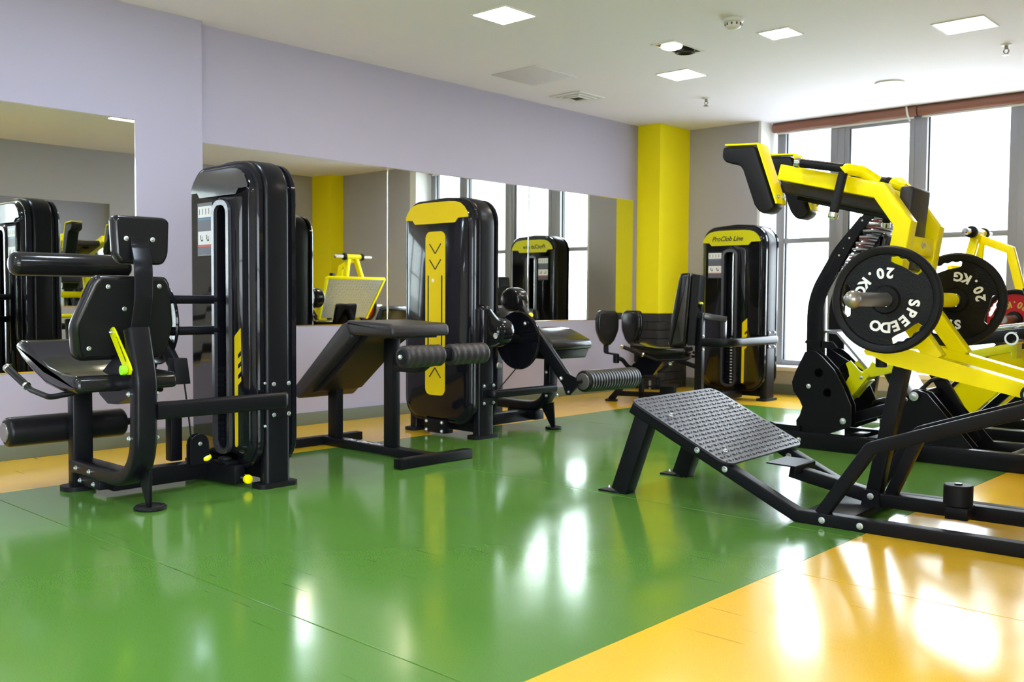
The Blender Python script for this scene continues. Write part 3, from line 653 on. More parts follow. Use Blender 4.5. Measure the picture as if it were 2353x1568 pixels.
# ================================================================== SELECTORISED TOWERS
def tower(root, x0, x1, c0, c1, sg, H, front):
    """arched frame between y c0..c1 with a moulded shroud on both faces; sg=-1: the weight-stack face looks towards -Y"""
    W = x1 - x0; cx = (x0 + x1) / 2; t = 0.068; cy = (c0 + c1) / 2
    path = fillet([(x0 + t / 2, cy, 0.02), (x0 + t / 2, cy, H - t / 2 - 0.012), (cx, cy, H - t / 2 + 0.008), (x1 - t / 2, cy, H - t / 2 - 0.012), (x1 - t / 2, cy, 0.02)], [0.19, 0.6, 0.19], 9)
    g = G(); g.strip(path, c1 - c0, t, (0, 1, 0), 0.022); core = obj('arch_frame', g, 'black_satin', root)
    g = G(); g.box((x0 + 0.04, cy - 0.045, 0.035), (x1 - 0.04, cy + 0.045, 0.12), 0.006); obj('cross_bar', g, 'black_paint', root)
    for x in (x0 + 0.034, x1 - 0.034):
        g = G(); pr_ = rrect2(0.105, c1 - c0 + 0.075, 0.03, 5, x, cy); g.prism(xy(pr_, 0.0), (0, 0, 0.022), 0.005); obj('foot_pad', g, 'rubber', root)
    zb, zt = 0.085, H - 0.012; Hs = zt - zb; zc = (zb + zt) / 2
    def ring(ins, y, nn=8):
        return [V((cx + a, y, zc + b)) for a, b in rrect2(W - 0.004 - 2 * ins, Hs - 2 * ins, 0.150 - ins * 0.75, nn)]
    out = {}
    for s_, isf in ((sg, True), (-sg, False)):
        yb = c0 if s_ < 0 else c1
        Y = lambda d: yb + s_ * d
        lay = [(0.014, -0.004), (0.014, 0.006), (0.0, 0.010), (0.0, 0.030), (0.006, 0.038), (0.014, 0.040), (0.018, 0.040), (0.024, 0.046), (0.036, 0.056), (0.052, 0.062)]
        g = G(); g.rings([ring(i, Y(d)) for i, d in lay], True, not (isf and front))
        yf = Y(0.062)
        if isf and front:
            sx, sw = front['slot']; slot = [V((sx + a, yf, front['sz'] + b)) for a, b in rrect2(sw, front['sh'], 0.05, 6)]
            vin = ring(0.052, yf); g.holed(vin, [slot], (0, -s_ * 0.045, 0))
        sh = obj('front_shroud' if isf else 'rear_shroud', g, 'gloss_black', root, sharp=30)
        out['front' if isf else 'rear'] = sh; out['yf' if isf else 'yr'] = yf
    if front:
        s_ = sg; yf = out['yf']; sx, sw = front['slot']; sz, shh = front['sz'], front['sh']
        g = G(); o_ = [V((sx + a, yf + s_ * 0.001, sz + b)) for a, b in rrect2(sw + 0.035, shh + 0.035, 0.062, 6)]; i_ = [V((sx + a, yf + s_ * 0.001, sz + b)) for a, b in rrect2(sw - 0.012, shh - 0.012, 0.044, 6)]
        g.holed(o_, [i_], (0, s_ * 0.017, 0)); obj('slot_frame', g, 'slot_frame', root, 'grey framed slot')
        # weight stack and guide rods behind the slot
        yw = yf - s_ * 0.040; g = G()
        for k in range(16): g.box((sx - sw / 2 + 0.004, min(yw, yw - s_ * 0.04), 0.14 + k * 0.027), (sx + sw / 2 - 0.004, max(yw, yw - s_ * 0.04), 0.164 + k * 0.027), 0.002, 1)
        obj('weight_stack', g, 'black_satin', root, kind='stuff')
        g = G()
        for k in range(16): g.box((sx - 0.010, min(yw, yw + s_ * 0.0012), 0.147 + k * 0.027), (sx + 0.012, max(yw, yw + s_ * 0.0012), 0.157 + k * 0.027))
        obj('stack_numbers', g, 'white_print', root, kind='stuff')
        g = G(); g.cyl((sx + 0.005, yw - s_ * 0.006, 0.58), (sx + 0.005, yw - s_ * 0.006, sz + shh / 2), 0.011, 14); obj('guide_rod', g, 'chrome', root)
        # exercise placard
        px, pw, pz0, pz1 = front['placard']; h = pz1 - pz0; yq = yf + s_ * 0.0005
        def pan(a0, a1, b0, b1, d, m, nm, par):
            g = G(); ya, yb_ = yq, yq + s_ * d; g.box((px + pw * a0, min(ya, yb_), pz0 + h * b0), (px + pw * a1, max(ya, yb_), pz0 + h * b1)); return obj(nm, g, m, par)
        pl = pan(-0.05, 1.05, -0.03, 1.06, 0.003, 'black_satin', 'placard', root)
        pan(0.0, 1.0, 0.76, 0.99, 0.0042, 'white_print', 'exercise_picture_panel', pl); pan(0.0, 1.0, 0.70, 0.745, 0.0042, 'blue_print', 'blue_strip', pl)
        pan(0.0, 1.0, 0.49, 0.69, 0.0042, 'grey_print', 'instruction_panel', pl); pan(0.0, 1.0, 0.20, 0.475, 0.0042, 'white_print', 'exercise_picture_panel', pl)
        pan(0.0, 1.0, 0.155, 0.195, 0.0042, 'red_print', 'red_strip', pl); pan(0.0, 1.0, 0.0, 0.15, 0.0042, 'grey_print', 'lower_panel', pl)
        g = G()
        def mk(a, b, w_, h_):
            ya, yb_ = yq + s_ * 0.0042, yq + s_ * 0.0048; g.box((px + pw * a, min(ya, yb_), pz0 + h * b), (px + pw * (a + w_), max(ya, yb_), pz0 + h * (b + h_)))
        for k in range(4): mk(0.10 + 0.23 * k, 0.82, 0.035, 0.12)
        for k in range(2):
            mk(0.17 + 0.45 * k, 0.30, 0.05, 0.10); mk(0.22 + 0.45 * k, 0.27, 0.14, 0.03); mk(0.30 + 0.45 * k, 0.29, 0.03, 0.08)
        obj('pictograms', g, 'ink', pl, kind='stuff')
        # yellow flash with notches
        fx, fz0, fz1 = front['flash']; k = (fz1 - fz0) / 1090.0
        pt = [(525, 1125), (535, 1140), (555, 1140), (570, 1120), (573, 572), (620, 530), (620, 490), (575, 518), (575, 480), (620, 440), (620, 395), (575, 425), (575, 385), (620, 348), (620, 300), (575, 332), (575, 292), (620, 252), (618, 50), (535, 118), (525, 135)]
        sgx = 1 if s_ < 0 else -1
        P = [V((fx + sgx * (a - 525) * k * front.get('fw', 0.98), yf, fz0 + (1140 - b) * k)) for a, b in pt]
        g = G(); g.prism(P, (0, s_ * 0.0012, 0)); obj('notched_flash', g, 'yellow_decal', root, 'yellow notched stripe')
    return out
def banner_poly(x0, x1, z0, z1):
    w = x1 - x0; h = z1 - z0; f = lambda a, b: (x0 + a * w, z0 + b * h)
    return [f(0.16, 0.0), f(0.80, 0.0), f(0.845, 0.20), f(0.995, 0.21), f(1.0, 0.27), f(0.985, 0.45), f(0.94, 0.70), f(0.88, 0.88), f(0.80, 0.97), f(0.70, 1.0), f(0.30, 1.0), f(0.20, 0.97), f(0.12, 0.88), f(0.06, 0.70), f(0.015, 0.45), f(0.0, 0.27), f(0.005, 0.21), f(0.115, 0.20)]
def roll_arm(root, path, w, h, nrm, nm='side_rail'):
    g = G(); g.strip(path, w, h, nrm, 0.024); return obj(nm, g, 'black_satin', root)
def disc_foot(root, x, y, r=0.055):
    g = G(); g.lathe([(r - 0.006, 0), (r, 0.005), (r, 0.012), (r - 0.006, 0.018), (r - 0.015, 0.016), (r - 0.018, 0.012), (0.0, 0.012)], (x, y, 0), (0, 0, 1), 36); return obj('disc_foot', g, 'rubber', root)
def side_plate(root, x, y0, y1, z0, z1, d=1):
    g = G(); g.box((min(x, x + d * 0.007), y0, z0), (max(x, x + d * 0.007), y1, z1), 0.002, 1); p = obj('mounting_plate', g, 'black_paint', root)
    for y in (y0 + 0.016, y1 - 0.016):
        for z in (z0 + 0.016, z1 - 0.016): bolt(p, (x + d * 0.007, y, z), (d, 0, 0), 0.0105)

# ------------------------------------------------------------------ seated leg curl at the left
m1 = thing('leg_curl_machine', 'tall black seated leg curl machine at left, its seat facing the mirror', 'exercise machine', (-4.25, 2.25, 0))
tw = tower(m1, -4.555, -3.938, 2.550, 2.690, -1, 1.575, dict(slot=(-4.208, 0.120), sz=0.765, sh=1.20, placard=(-4.432, 0.128, 1.125, 1.365), flash=(-4.108, 0.19, 0.765), fw=1.12))
yf = tw['yf']
g = G(); g.prism([V((x, yf, z)) for x, z in banner_poly(-4.50, -3.98, 1.405, 1.530)], (0, -0.005, 0), 0.003, 2); obj('header_panel', g, 'gloss_black', m1)
side_plate(m1, -3.940, 2.575, 2.70 - 0.01, 0.335, 0.515)
roll_arm(m1, fillet([(-3.955, 2.635, 0.425), (-3.885, 2.635, 0.425), (-3.885, 1.975, 0.425)], 0.05, 6), 0.078, 0.036, (0, 0, 1))
for z in (0.30, 0.505): bolt(tw['front'], (-3.938, 2.545, z), (1, 0, 0), 0.007)
# seat-side frame
g = G(); g.box((-4.575, 1.885, 0.02), (-4.512, 1.980, 0.545), 0.008); obj('front_post', g, 'black_satin', m1)
g = G(); pr_ = rrect2(0.13, 0.15, 0.05, 6, -4.56, 1.925); g.prism(xy(pr_, 0.0), (0, 0, 0.022), 0.006); obj('foot_pad', g, 'rubber', m1)
cpath = fillet([(-4.555, 1.93, 0.118), (-3.915, 1.93, 0.118), (-3.905, 1.93, 0.56), (-3.965, 1.93, 0.775)], [0.22, 0.25], 9)
g = G(); g.strip(cpath, 0.098, 0.070, (0, 1, 0), 0.016); cp = obj('curved_post', g, 'black_satin', m1)
g = G(); g.box((-4.50, 1.90, 0.035), (-4.28, 1.975, 0.080), 0.004); lk = obj('link_block', g, 'black_paint', m1)
for x in (-4.47, -4.33):
    bolt(cp, (x, 1.880, 0.118), (0, -1, 0), 0.0115); bolt(lk, (x, 1.899, 0.058), (0, -1, 0), 0.0115)
for z in (0.31, 0.50):
    bolt(cp, (-3.935, 1.880, z), (0, -1, 0), 0.0115); bolt(cp, (-3.895, 1.9795, z), (0, 1, 0), 0.0115)
g = G(); g.hexa([(-3.925, 1.945, 0.012), (-3.895, 1.945, 0.012), (-3.895, 1.958, 0.012), (-3.925, 1.958, 0.012), (-3.99, 1.935, 0.17), (-3.87, 1.935, 0.17), (-3.87, 1.947, 0.17), (-3.99, 1.947, 0.17)], 0.002, 1); obj('foot_strut', g, 'black_paint', m1)
disc_foot(m1, -3.910, 1.956, 0.068)
g = G(); g.beam((-4.33, 1.97, 0.062), (-4.33, 2.48, 0.062), 0.08, 0.085, (0, 0, 1), 0.006); obj('base_beam', g, 'black_paint', m1)
g = G(); g.hexa([(-4.46, 2.415, 0.012), (-4.075, 2.465, 0.012), (-4.075, 2.520, 0.012), (-4.46, 2.52, 0.012), (-4.46, 2.415, 0.105), (-4.075, 2.465, 0.105), (-4.075, 2.520, 0.105), (-4.46, 2.52, 0.105)], 0.005); obj('base_cross_beam', g, 'black_paint', m1)
g = G(); g.cyl((-4.078, 2.500, 0.042), (-4.02, 2.500, 0.042), 0.006, 12); kn = obj('pin_shaft', g, 'steel', m1)
g = G(); g.lathe([(0.010, 0), (0.020, 0.006), (0.023, 0.016), (0.021, 0.026), (0.010, 0.030), (0, 0.030)], (-4.035, 2.500, 0.042), (1, 0, 0), 24); obj('pin_knob', g, 'yellow_paint', kn)
g = G(); g.lathe([(0.0, -0.012), (0.020, -0.010), (0.026, 0), (0.020, 0.010), (0, 0.012)], (-4.235, 2.405, 0.135), (0.5, -0.3, 0.8), 24); obj('cap_knob', g, 'yellow_paint', m1)
g = G(); g.box((-4.22, 2.43, 0.106), (-4.10, 2.50, 0.122), 0.003); g2 = obj('pulley_block', g, 'black_paint', m1)
g = G(); g.cyl((-4.16, 2.465, 0.122), (-4.16, 2.465, 0.137), 0.035, 24); obj('floor_pulley', g, 'rubber', m1)
for dx in (-0.018, 0.018):
    g = G(); pp = [(-4.385 + 0.0, 0.105)] ; c_ = (-4.30 + dx * 0.6, 0.195)
    pts = [(2.32, 0.105), (2.42, 0.105), (2.415, 0.20)] + [(2.368 + 0.047 * cos(a), 0.205 + 0.047 * sin(a)) for a in [pi * k / 8 for k in range(9)]] + [(2.32, 0.20)]
    g.prism(yz(pts, -4.25 + dx), (0.008, 0, 0), 0.002, 1); pb = obj('pulley_cheek', g, 'black_paint', m1)
bolt(pb, (-4.224, 2.368, 0.205), (1, 0, 0), 0.010)
g = G(); g.cyl((-4.248, 2.368, 0.205), (-4.233, 2.368, 0.205), 0.042, 24); obj('pulley', g, 'rubber', m1)
g = G(); g.box((-4.475, 2.32, 0.10), (-4.415, 2.38, 0.36), 0.005); obj('short_upright', g, 'black_paint', m1)
g = G(); g.tube([(-4.20, 2.27, 0.55), (-4.21, 2.30, 0.36), (-4.235, 2.33, 0.21)], 0.004, 8); obj('cable', g, 'rubber', m1)
# seat, backrest, headrest
def pad_x(root, nm, prof, y0, y1, mt='vinyl_gloss', rnd=0.02):
    g = G(); g.pad(xz(prof, y0), (0, y1 - y0, 0), rnd, 4); return obj(nm, g, mt, root, sharp=60)
pad_x(m1, 'seat', [(-4.66, 0.710), (-4.60, 0.707), (-4.50, 0.655), (-4.36, 0.602), (-4.20, 0.580), (-4.04, 0.577), (-4.03, 0.505), (-4.20, 0.503), (-4.36, 0.523), (-4.50, 0.572), (-4.62, 0.622), (-4.69, 0.665), (-4.69, 0.695)], 1.70, 2.16, rnd=0.024)
def pad_plate(root, nm, poly_yz, x_top, x_bot, z_top, z_bot, th, mt='vinyl_gloss', rnd=0.022):
    """pad whose back lies on a plane leaning from x_bot at z_bot to x_top at z_top; extruded towards -x"""
    P = [V((x_bot + (x_top - x_bot) * (z - z_bot) / (z_top - z_bot), y, z)) for y, z in poly_yz]
    g = G(); g.pad(P, (-th, 0, 0.0), rnd, 4); return obj(nm, g, mt, root, sharp=60)
BX = lambda z: -4.120 + 0.08 * (z - 0.63) / 0.37
bk = pad_plate(m1, 'backrest', [(1.800, 1.003), (2.110, 1.003), (2.132, 0.970), (2.168, 0.79), (2.150, 0.665), (2.125, 0.636), (1.755, 0.636), (1.732, 0.665), (1.712, 0.79), (1.780, 0.970)], BX(1.0), BX(0.63), 1.0, 0.63, 0.07)
g = G(); ins = [(1.820, 0.985), (2.090, 0.985), (2.108, 0.955), (2.145, 0.79), (2.128, 0.68), (2.108, 0.656), (1.772, 0.656), (1.754, 0.68), (1.735, 0.79), (1.802, 0.955)]
g.prism([V((BX(z) + 0.006, y, z)) for y, z in ins], (-0.006, 0, 0), 0.002, 1); bb = obj('back_board', g, 'rubber', m1)
for y, z in ((1.845, 0.955), (2.075, 0.96), (1.785, 0.69), (1.925, 0.86), (2.03, 0.86)): bolt(bb, (BX(z) + 0.005, y, z), (1, 0, 0), 0.010)
hd = pad_plate(m1, 'headrest', [(1.905, 1.268), (2.125, 1.268), (2.147, 1.250), (2.137, 1.10), (2.112, 1.055), (1.915, 1.055), (1.890, 1.09), (1.885, 1.250)], -4.075, -4.065, 1.268, 1.055, 0.065)
g = G(); g.prism([V((-4.061, y, z)) for y, z in [(1.912, 1.252), (2.12, 1.252), (2.129, 1.236), (2.118, 1.10), (2.10, 1.072), (1.925, 1.072), (1.906, 1.095), (1.902, 1.236)]], (-0.006, 0, 0), 0.002, 1); hb = obj('head_board', g, 'rubber', m1)
for y in (1.935, 2.055): bolt(hb, (-4.061, y, 1.165), (1, 0, 0), 0.011)
g = G(); g.strip(fillet([(-4.054, 1.992, 1.172), (-4.048, 1.990, 1.13), (-3.965, 1.965, 1.045), (-3.95, 1.955, 0.90), (-3.985, 1.94, 0.70)], [0.05, 0.12, 0.2], 6), 0.082, 0.010, (0, 1, 0), 0.003); obj('back_strap', g, 'black_satin', m1)
g = G(); g.prism(xz([(-4.30, 0.535), (-3.94, 0.745), (-3.94, 0.50), (-4.07, 0.445), (-4.17, 0.440), (-4.25, 0.475)], 1.895), (0, 0.07, 0), 0.008); obj('seat_bracket', g, 'black_satin', m1)
g = G()
sl = [(-4.080, 0.772), (-4.058, 0.782), (-4.040, 0.770), (-3.905, 0.628), (-3.892, 0.605), (-3.905, 0.585), (-3.930, 0.583), (-3.952, 0.600), (-4.085, 0.752)]
inn = [(-4.035, 0.735), (-4.020, 0.742), (-3.935, 0.645), (-3.938, 0.632), (-3.952, 0.632)]
g.holed(xz(sl, 1.868), [xz(inn, 1.868)], (0, 0.008, 0)); ll = obj('adjuster_lever', g, 'lime_paint', m1, 'lime slotted lever')
bolt(ll, (-4.062, 1.867, 0.760), (0, -1, 0), 0.009)
g = G(); g.lathe([(0.010, 0), (0.018, 0.004), (0.022, 0.014), (0.020, 0.026), (0, 0.028)], (-3.926, 1.868, 0.604), (0, -1, 0), 24); obj('lever_knob', g, 'lime_knob', ll)
# thigh pad on its arm, lower roller, cam and shafts
g = G(); g.sweep([(-4.52, 1.63, 1.058), (-4.52, 2.17, 1.058)], rrect2(0.090, 0.095, 0.034, 6), (0, 0, 1)); th = None
g.bm.free()
g = G(); g.roller((-4.52, 1.62, 1.056), (-4.52, 2.17, 1.056), 0.054, 28, 0.034); obj('thigh_pad', g, 'vinyl_gloss', m1)
g = G(); g.tube(fillet([(-4.52, 2.10, 1.03), (-4.50, 2.18, 0.98), (-4.43, 2.24, 0.86), (-4.39, 2.26, 0.80)], 0.05), 0.018, 12); obj('thigh_pad_arm', g, 'black_paint', m1)
g = G(); g.roller((-4.66, 1.64, 0.287), (-4.66, 2.195, 0.287), 0.069, 32, 0.02); ro = obj('ankle_roller', g, 'vinyl', m1)
g = G(); g.cyl((-4.66, 1.632, 0.287), (-4.66, 1.642, 0.287), 0.045, 28); obj('roller_end_cap', g, 'steel', ro)
g = G(); g.cyl((-4.66, 2.18, 0.287), (-4.66, 2.27, 0.287), 0.018, 16); obj('roller_shaft', g, 'black_paint', ro)
g = G(); g.beam((-4.40, 2.27, 0.80), (-4.66, 2.27, 0.27), 0.03, 0.06, (1, 0, 0.4), 0.005); obj('roller_arm', g, 'black_paint', m1)
g = G(); g.lathe([(0.19, -0.006), (0.20, -0.008), (0.205, 0), (0.20, 0.008), (0.19, 0.006), (0, 0.006)], (-4.40, 2.245, 0.79), (0, 1, 0), 56); obj('cam_disc', g, 'gloss_black', m1)
for x, z in ((-4.28, 0.90), (-4.28, 0.75)):
    g = G(); g.cyl((x, 2.10, z), (x, 2.50, z), 0.021, 20); obj('shaft', g, 'black_satin', m1)
g = G(); g.beam((-4.38, 2.24, 0.745), (-4.215, 2.24, 0.585), 0.03, 0.075, (0, 0, 1), 0.006); ca = obj('counter_arm', g, 'black_paint', m1)
g = G(); g.hexa([(-4.245, 2.215, 0.505), (-4.155, 2.215, 0.505), (-4.155, 2.285, 0.505), (-4.245, 2.285, 0.505), (-4.245, 2.215, 0.625), (-4.185, 2.215, 0.625), (-4.185, 2.285, 0.625), (-4.245, 2.285, 0.625)], 0.004); obj('counter_weight', g, 'black_paint', m1)
g = G(); g.tube([(-4.30, 2.18, 0.57), (-4.325, 2.15, 0.47)], 0.015, 12); obj('bumper', g, 'rubber', m1)
# side handles
for y in (1.675, 2.185):
    g = G(); g.tube(fillet([(-4.70, y, 0.574), (-4.44, y, 0.496), (-4.24, y, 0.478), (-4.16, y + (0.11 if y < 2 else -0.11), 0.505)], 0.05), 0.0125, 14); hd_ = obj('side_handle', g, 'black_paint', m1)
    g = G(); g.cyl((-4.70, y, 0.574), (-4.50, y, 0.514), 0.0165, 18); obj('grip', g, 'rubber', hd_)
    g = G(); g.cyl((-4.725, y, 0.5815), (-4.698, y, 0.5734), 0.019, 18); obj('grip_end_ring', g, 'chrome', hd_)
    g = G(); g.cyl((-4.50, y, 0.514), (-4.485, y, 0.5095), 0.0185, 18); obj('grip_end_ring', g, 'chrome', hd_)

# ------------------------------------------------------------------ leg extension in the middle
m2 = thing('leg_extension_machine', 'black leg extension machine whose tower back carries a yellow stripe with chevrons', 'exercise machine', (-4.6, 4.75, 0))
tw = tower(m2, -5.02, -4.34, 4.400, 4.545, 1, 1.575, dict(slot=(-4.70, 0.125), sz=0.765, sh=1.20, placard=(-4.57, 0.13, 1.125, 1.365), flash=(-4.84, 0.19, 0.765)))
yr = tw['yr']
g = G(); g.prism([V((x, yr, z)) for x, z in banner_poly(-4.985, -4.382, 1.405, 1.545)], (0, -0.004, 0), 0.002, 1); obj('header_panel', g, 'yellow_decal', m2, 'yellow header panel')
g = G(); st_ = [V((-4.69 + a, yr, 0.81 + b)) for a, b in rrect2(0.19, 1.085, 0.045, 6)]; g.prism(st_, (0, -0.003, 0), 0.001, 1); sp = obj('centre_stripe', g, 'yellow_decal', m2, 'yellow stripe with black chevrons')
yi = yr - 0.003
def inkline(a, b, w=0.009):
    g = G(); a, b = V((a[0], yi - 0.0004, a[1])), V((b[0], yi - 0.0004, b[1])); g.beam(a, b, w, 0.0010, (0, -1, 0), 0); return obj('ink_line', g, 'ink', sp)
for z in (1.272, 1.168):
    inkline((-4.745, z), (-4.690, z - 0.065)); inkline((-4.690, z - 0.065), (-4.635, z))
for z in (0.405, 0.51):
    inkline((-4.745, z - 0.02), (-4.690, z + 0.045)); inkline((-4.690, z + 0.045), (-4.635, z - 0.02))
inkline((-4.757, 1.062), (-4.757, 0.57), 0.012); inkline((-4.625, 1.062), (-4.625, 0.57), 0.012)
g = G(); g.cyl((-4.710, yi + 0.001, 1.03), (-4.710, yi - 0.003, 1.03), 0.012, 20, 0.001); obj('rivet', g, 'white_plastic', sp)
g = G(); g.box((-4.80, 4.34, 0.015), (-4.60, 4.42, 0.105), 0.004); bp = obj('base_block', g, 'black_paint', m2)
for x in (-4.775, -4.625):
    for z in (0.03, 0.088): bolt(bp, (x, 4.339, z), (0, -1, 0), 0.012)
side_plate(m2, -4.342, 4.425, 4.545, 0.215, 0.36)
roll_arm(m2, fillet([(-4.345, 4.485, 0.292), (-4.285, 4.485, 0.292), (-4.285, 5.10, 0.292)], 0.05, 6), 0.055, 0.036, (0, 0, 1))
yc = 5.13
g = G(); g.strip(fillet([(-4.93, yc, 0.150), (-4.355, yc, 0.150), (-4.355, yc, 0.56)], 0.19, 9), 0.09, 0.065, (0, 1, 0), 0.014); cp = obj('curved_post', g, 'black_satin', m2)
for z in (0.235, 0.40): bolt(cp, (-4.355, yc - 0.046, z), (0, -1, 0), 0.011); bolt(cp, (-4.322, yc + 0.03, z), (1, 0, 0), 0.011)
g = G(); g.beam((-4.55, 4.55, 0.085), (-4.55, 5.20, 0.085), 0.08, 0.075, (0, 0, 1), 0.005); obj('base_beam', g, 'black_paint', m2)
g = G(); g.box((-4.72, 5.08, 0.055), (-4.45, 5.17, 0.12), 0.004); lk = obj('link_block', g, 'black_paint', m2)
for z in (0.07, 0.105): bolt(lk, (-4.57, 5.079, z), (0, -1, 0), 0.011)
g = G(); g.hexa([(-4.345, 5.125, 0.012), (-4.31, 5.125, 0.012), (-4.31, 5.137, 0.012), (-4.345, 5.137, 0.012), (-4.44, 5.125, 0.15), (-4.325, 5.125, 0.19), (-4.325, 5.137, 0.19), (-4.44, 5.137, 0.15)], 0.002, 1); obj('foot_strut', g, 'black_paint', m2)
disc_foot(m2, -4.325, 5.13, 0.058)
g = G(); g.box((-4.96, 5.07, 0.0), (-4.87, 5.19, 0.58), 0.006); obj('rear_post', g, 'black_paint', m2)
# pivot housing, cam, arm and roller
g = G(); g.pad(yz([(4.368, 0.582), (4.480, 0.588), (4.575, 0.617), (4.645, 0.655), (4.668, 0.70), (4.655, 0.74), (4.60, 0.785), (4.525, 0.797), (4.492, 0.826), (4.455, 0.864), (4.412, 0.877), (4.380, 0.864), (4.366, 0.845)], -4.42), (0.145, 0, 0), 0.040, 6); hsg = obj('pivot_housing', g, 'gloss_black', m2, sharp=60)
g = G(); g.roller((-4.345, 4.475, 0.692), (-4.345, 4.685, 0.692), 0.098, 40, 0.075); obj('bearing_cover', g, 'gloss_black', m2)
g = G(); g.lathe([(0.019, -0.002), (0.019, 0.003), (0.010, 0.003), (0.009, 0.0005), (0, 0.0005)], (-4.272, 4.478, 0.672), (1, 0, 0), 24); obj('bearing_bolt', g, 'zinc', hsg)
g = G(); g.lathe([(0, -0.007), (0.180, -0.007), (0.192, -0.012), (0.2, 0), (0.192, 0.012), (0.180, 0.007), (0, 0.007)], (-4.405, 4.842, 0.628), (0, 1, 0), 64); cm = obj('cam_disc', g, 'gloss_black', m2)
g = G(); g.cyl((-4.385, 4.66, 0.66), (-4.405, 4.86, 0.63), 0.030, 20); obj('cam_shaft', g, 'black_satin', m2)
bolt(cm, (-4.33, 4.830, 0.745), (0, -1, 0), 0.013)
g = G(); g.beam((-4.43, 4.885, 0.835), (-3.945, 4.885, 0.315), 0.045, 0.085, (1, 0, 1), 0.010); obj('leg_arm', g, 'black_satin', m2)
g = G(); g.prism(xz([(-4.045, 0.405), (-3.985, 0.425), (-3.905, 0.400), (-3.900, 0.345), (-3.955, 0.285), (-3.990, 0.285)], 4.855), (0, 0.008, 0), 0.002, 1); gs = obj('roller_bracket', g, 'black_paint', m2)
bolt(gs, (-4.03, 4.854, 0.39), (0, -1, 0), 0.014); bolt(gs, (-3.965, 4.854, 0.305), (0, -1, 0), 0.008)
g = G(); g.cyl((-3.925, 4.86, 0.374), (-3.90, 5.0, 0.374), 0.014, 16); obj('roller_shaft', g, 'black_paint', m2)
g = G(); g.roller((-3.905, 4.925, 0.373), (-3.905, 5.50, 0.368), 0.073, 36, 0.022, 18, 0.003); ro = obj('shin_roller', g, 'vinyl', m2)
g = G(); g.lathe([(0.020, -0.002), (0.052, -0.002), (0.055, 0.006)], (-3.905, 4.9215, 0.373), (0, 1, 0), 28); obj('roller_end_cap', g, 'steel', ro)
g = G(); g.pad([V((-4.55 + 0.088 * cos(a), 4.895, 0.905 + 0.084 * sin(a))) for a in [2 * pi * k / 28 for k in range(28)]], (0.02, 0.11, 0), 0.03, 5); obj('thigh_bolster', g, 'vinyl_gloss', m2)
g = G(); g.beam((-4.47, 4.95, 0.90), (-4.385, 4.90, 0.795), 0.03, 0.03, (0, 1, 0), 0.004); ba = obj('bolster_arm', g, 'black_satin', m2)
g = G(); g.lathe([(0.0, -0.012), (0.014, -0.010), (0.018, 0), (0.014, 0.012), (0, 0.014)], (-4.345, 4.90, 0.80), (1, 0, 0.3), 20); obj('bolster_knob', g, 'yellow_paint', ba)
def pad_xm(root, nm, prof, y0, y1, mt='vinyl_gloss', rnd=0.02): return pad_x(root, nm, prof, y0, y1, mt, rnd)
pad_xm(m2, 'seat', [(-4.17, 0.622), (-4.26, 0.662), (-4.36, 0.700), (-4.46, 0.712), (-4.60, 0.705), (-4.60, 0.630), (-4.40, 0.615), (-4.17, 0.560)], 4.925, 5.365, 'vinyl_gloss', 0.018)
g = G(); g.hexa([(-4.62, 4.95, 0.50), (-4.205, 4.955, 0.50), (-4.205, 5.335, 0.50), (-4.62, 5.33, 0.50), (-4.60, 4.94, 0.625), (-4.185, 4.94, 0.562), (-4.185, 5.35, 0.562), (-4.60, 5.35, 0.625)], 0.008); obj('seat_base', g, 'black_satin', m2)
g = G(); g.tube([(-4.43, 4.86, 0.44), (-4.56, 4.60, 0.12)], 0.0045, 8); obj('cable', g, 'rubber', m2)
g = G(); g.pad(xz([(-4.75, 0.66), (-4.70, 0.66), (-4.75, 0.86), (-4.80, 0.86)], 4.99), (0, 0.22, 0), 0.02, 3); obj('backrest', g, 'vinyl_gloss', m2)
g = G(); g.beam((-4.79, 5.10, 0.80), (-4.92, 5.12, 0.56), 0.05, 0.03, (1, 0, 0), 0.004); obj('backrest_stem', g, 'black_paint', m2)
g = G(); g.roller((-4.365, 4.565, 0.47), (-4.365, 4.615, 0.47), 0.03, 20, 0.01); obj('stop_bumper', g, 'steel', m2)

# ------------------------------------------------------------------ prone bench in front of it
bn = thing('prone_bench', 'low black bench with a sloping pad and two foot rollers on an I-shaped base', 'bench', (-4.4, 3.59, 0))
for x in (-3.885, -4.885):
    g = G(); g.beam((x, 3.32, 0.028), (x, 3.86, 0.028), 0.06, 0.052, (0, 0, 1), 0.004); fb = obj('base_foot', g, 'black_paint', bn)
g = G(); g.beam((-4.86, 3.59, 0.030), (-3.912, 3.59, 0.030), 0.075, 0.048, (0, 0, 1), 0.004); bb = obj('base_beam', g, 'black_paint', bn)
g = G(); g.text('Pro Club Line', 0.062, (-4.50, 3.588, 0.0548), (1, 0, 0), (0, 1, 0), 0.0006, 0.3, 1.0); obj('lettering', g, 'white_letter', bb)
g = G(); g.box((-4.825, 3.565, 0.054), (-4.735, 3.615, 0.36), 0.005); obj('rear_post', g, 'black_paint', bn)
g = G(); g.box((-4.290, 3.563, 0.054), (-4.205, 3.617, 0.69), 0.005); obj('front_post', g, 'black_paint', bn)
g = G(); g.pad(xz([(-4.385, 0.772), (-4.335, 0.695), (-4.36, 0.665), (-4.845, 0.305), (-4.88, 0.300), (-4.915, 0.345), (-4.905, 0.372), (-4.43, 0.768)], 3.37), (0, 0.42, 0), 0.018, 4); obj('sloping_pad', g, 'vinyl_dull', bn)
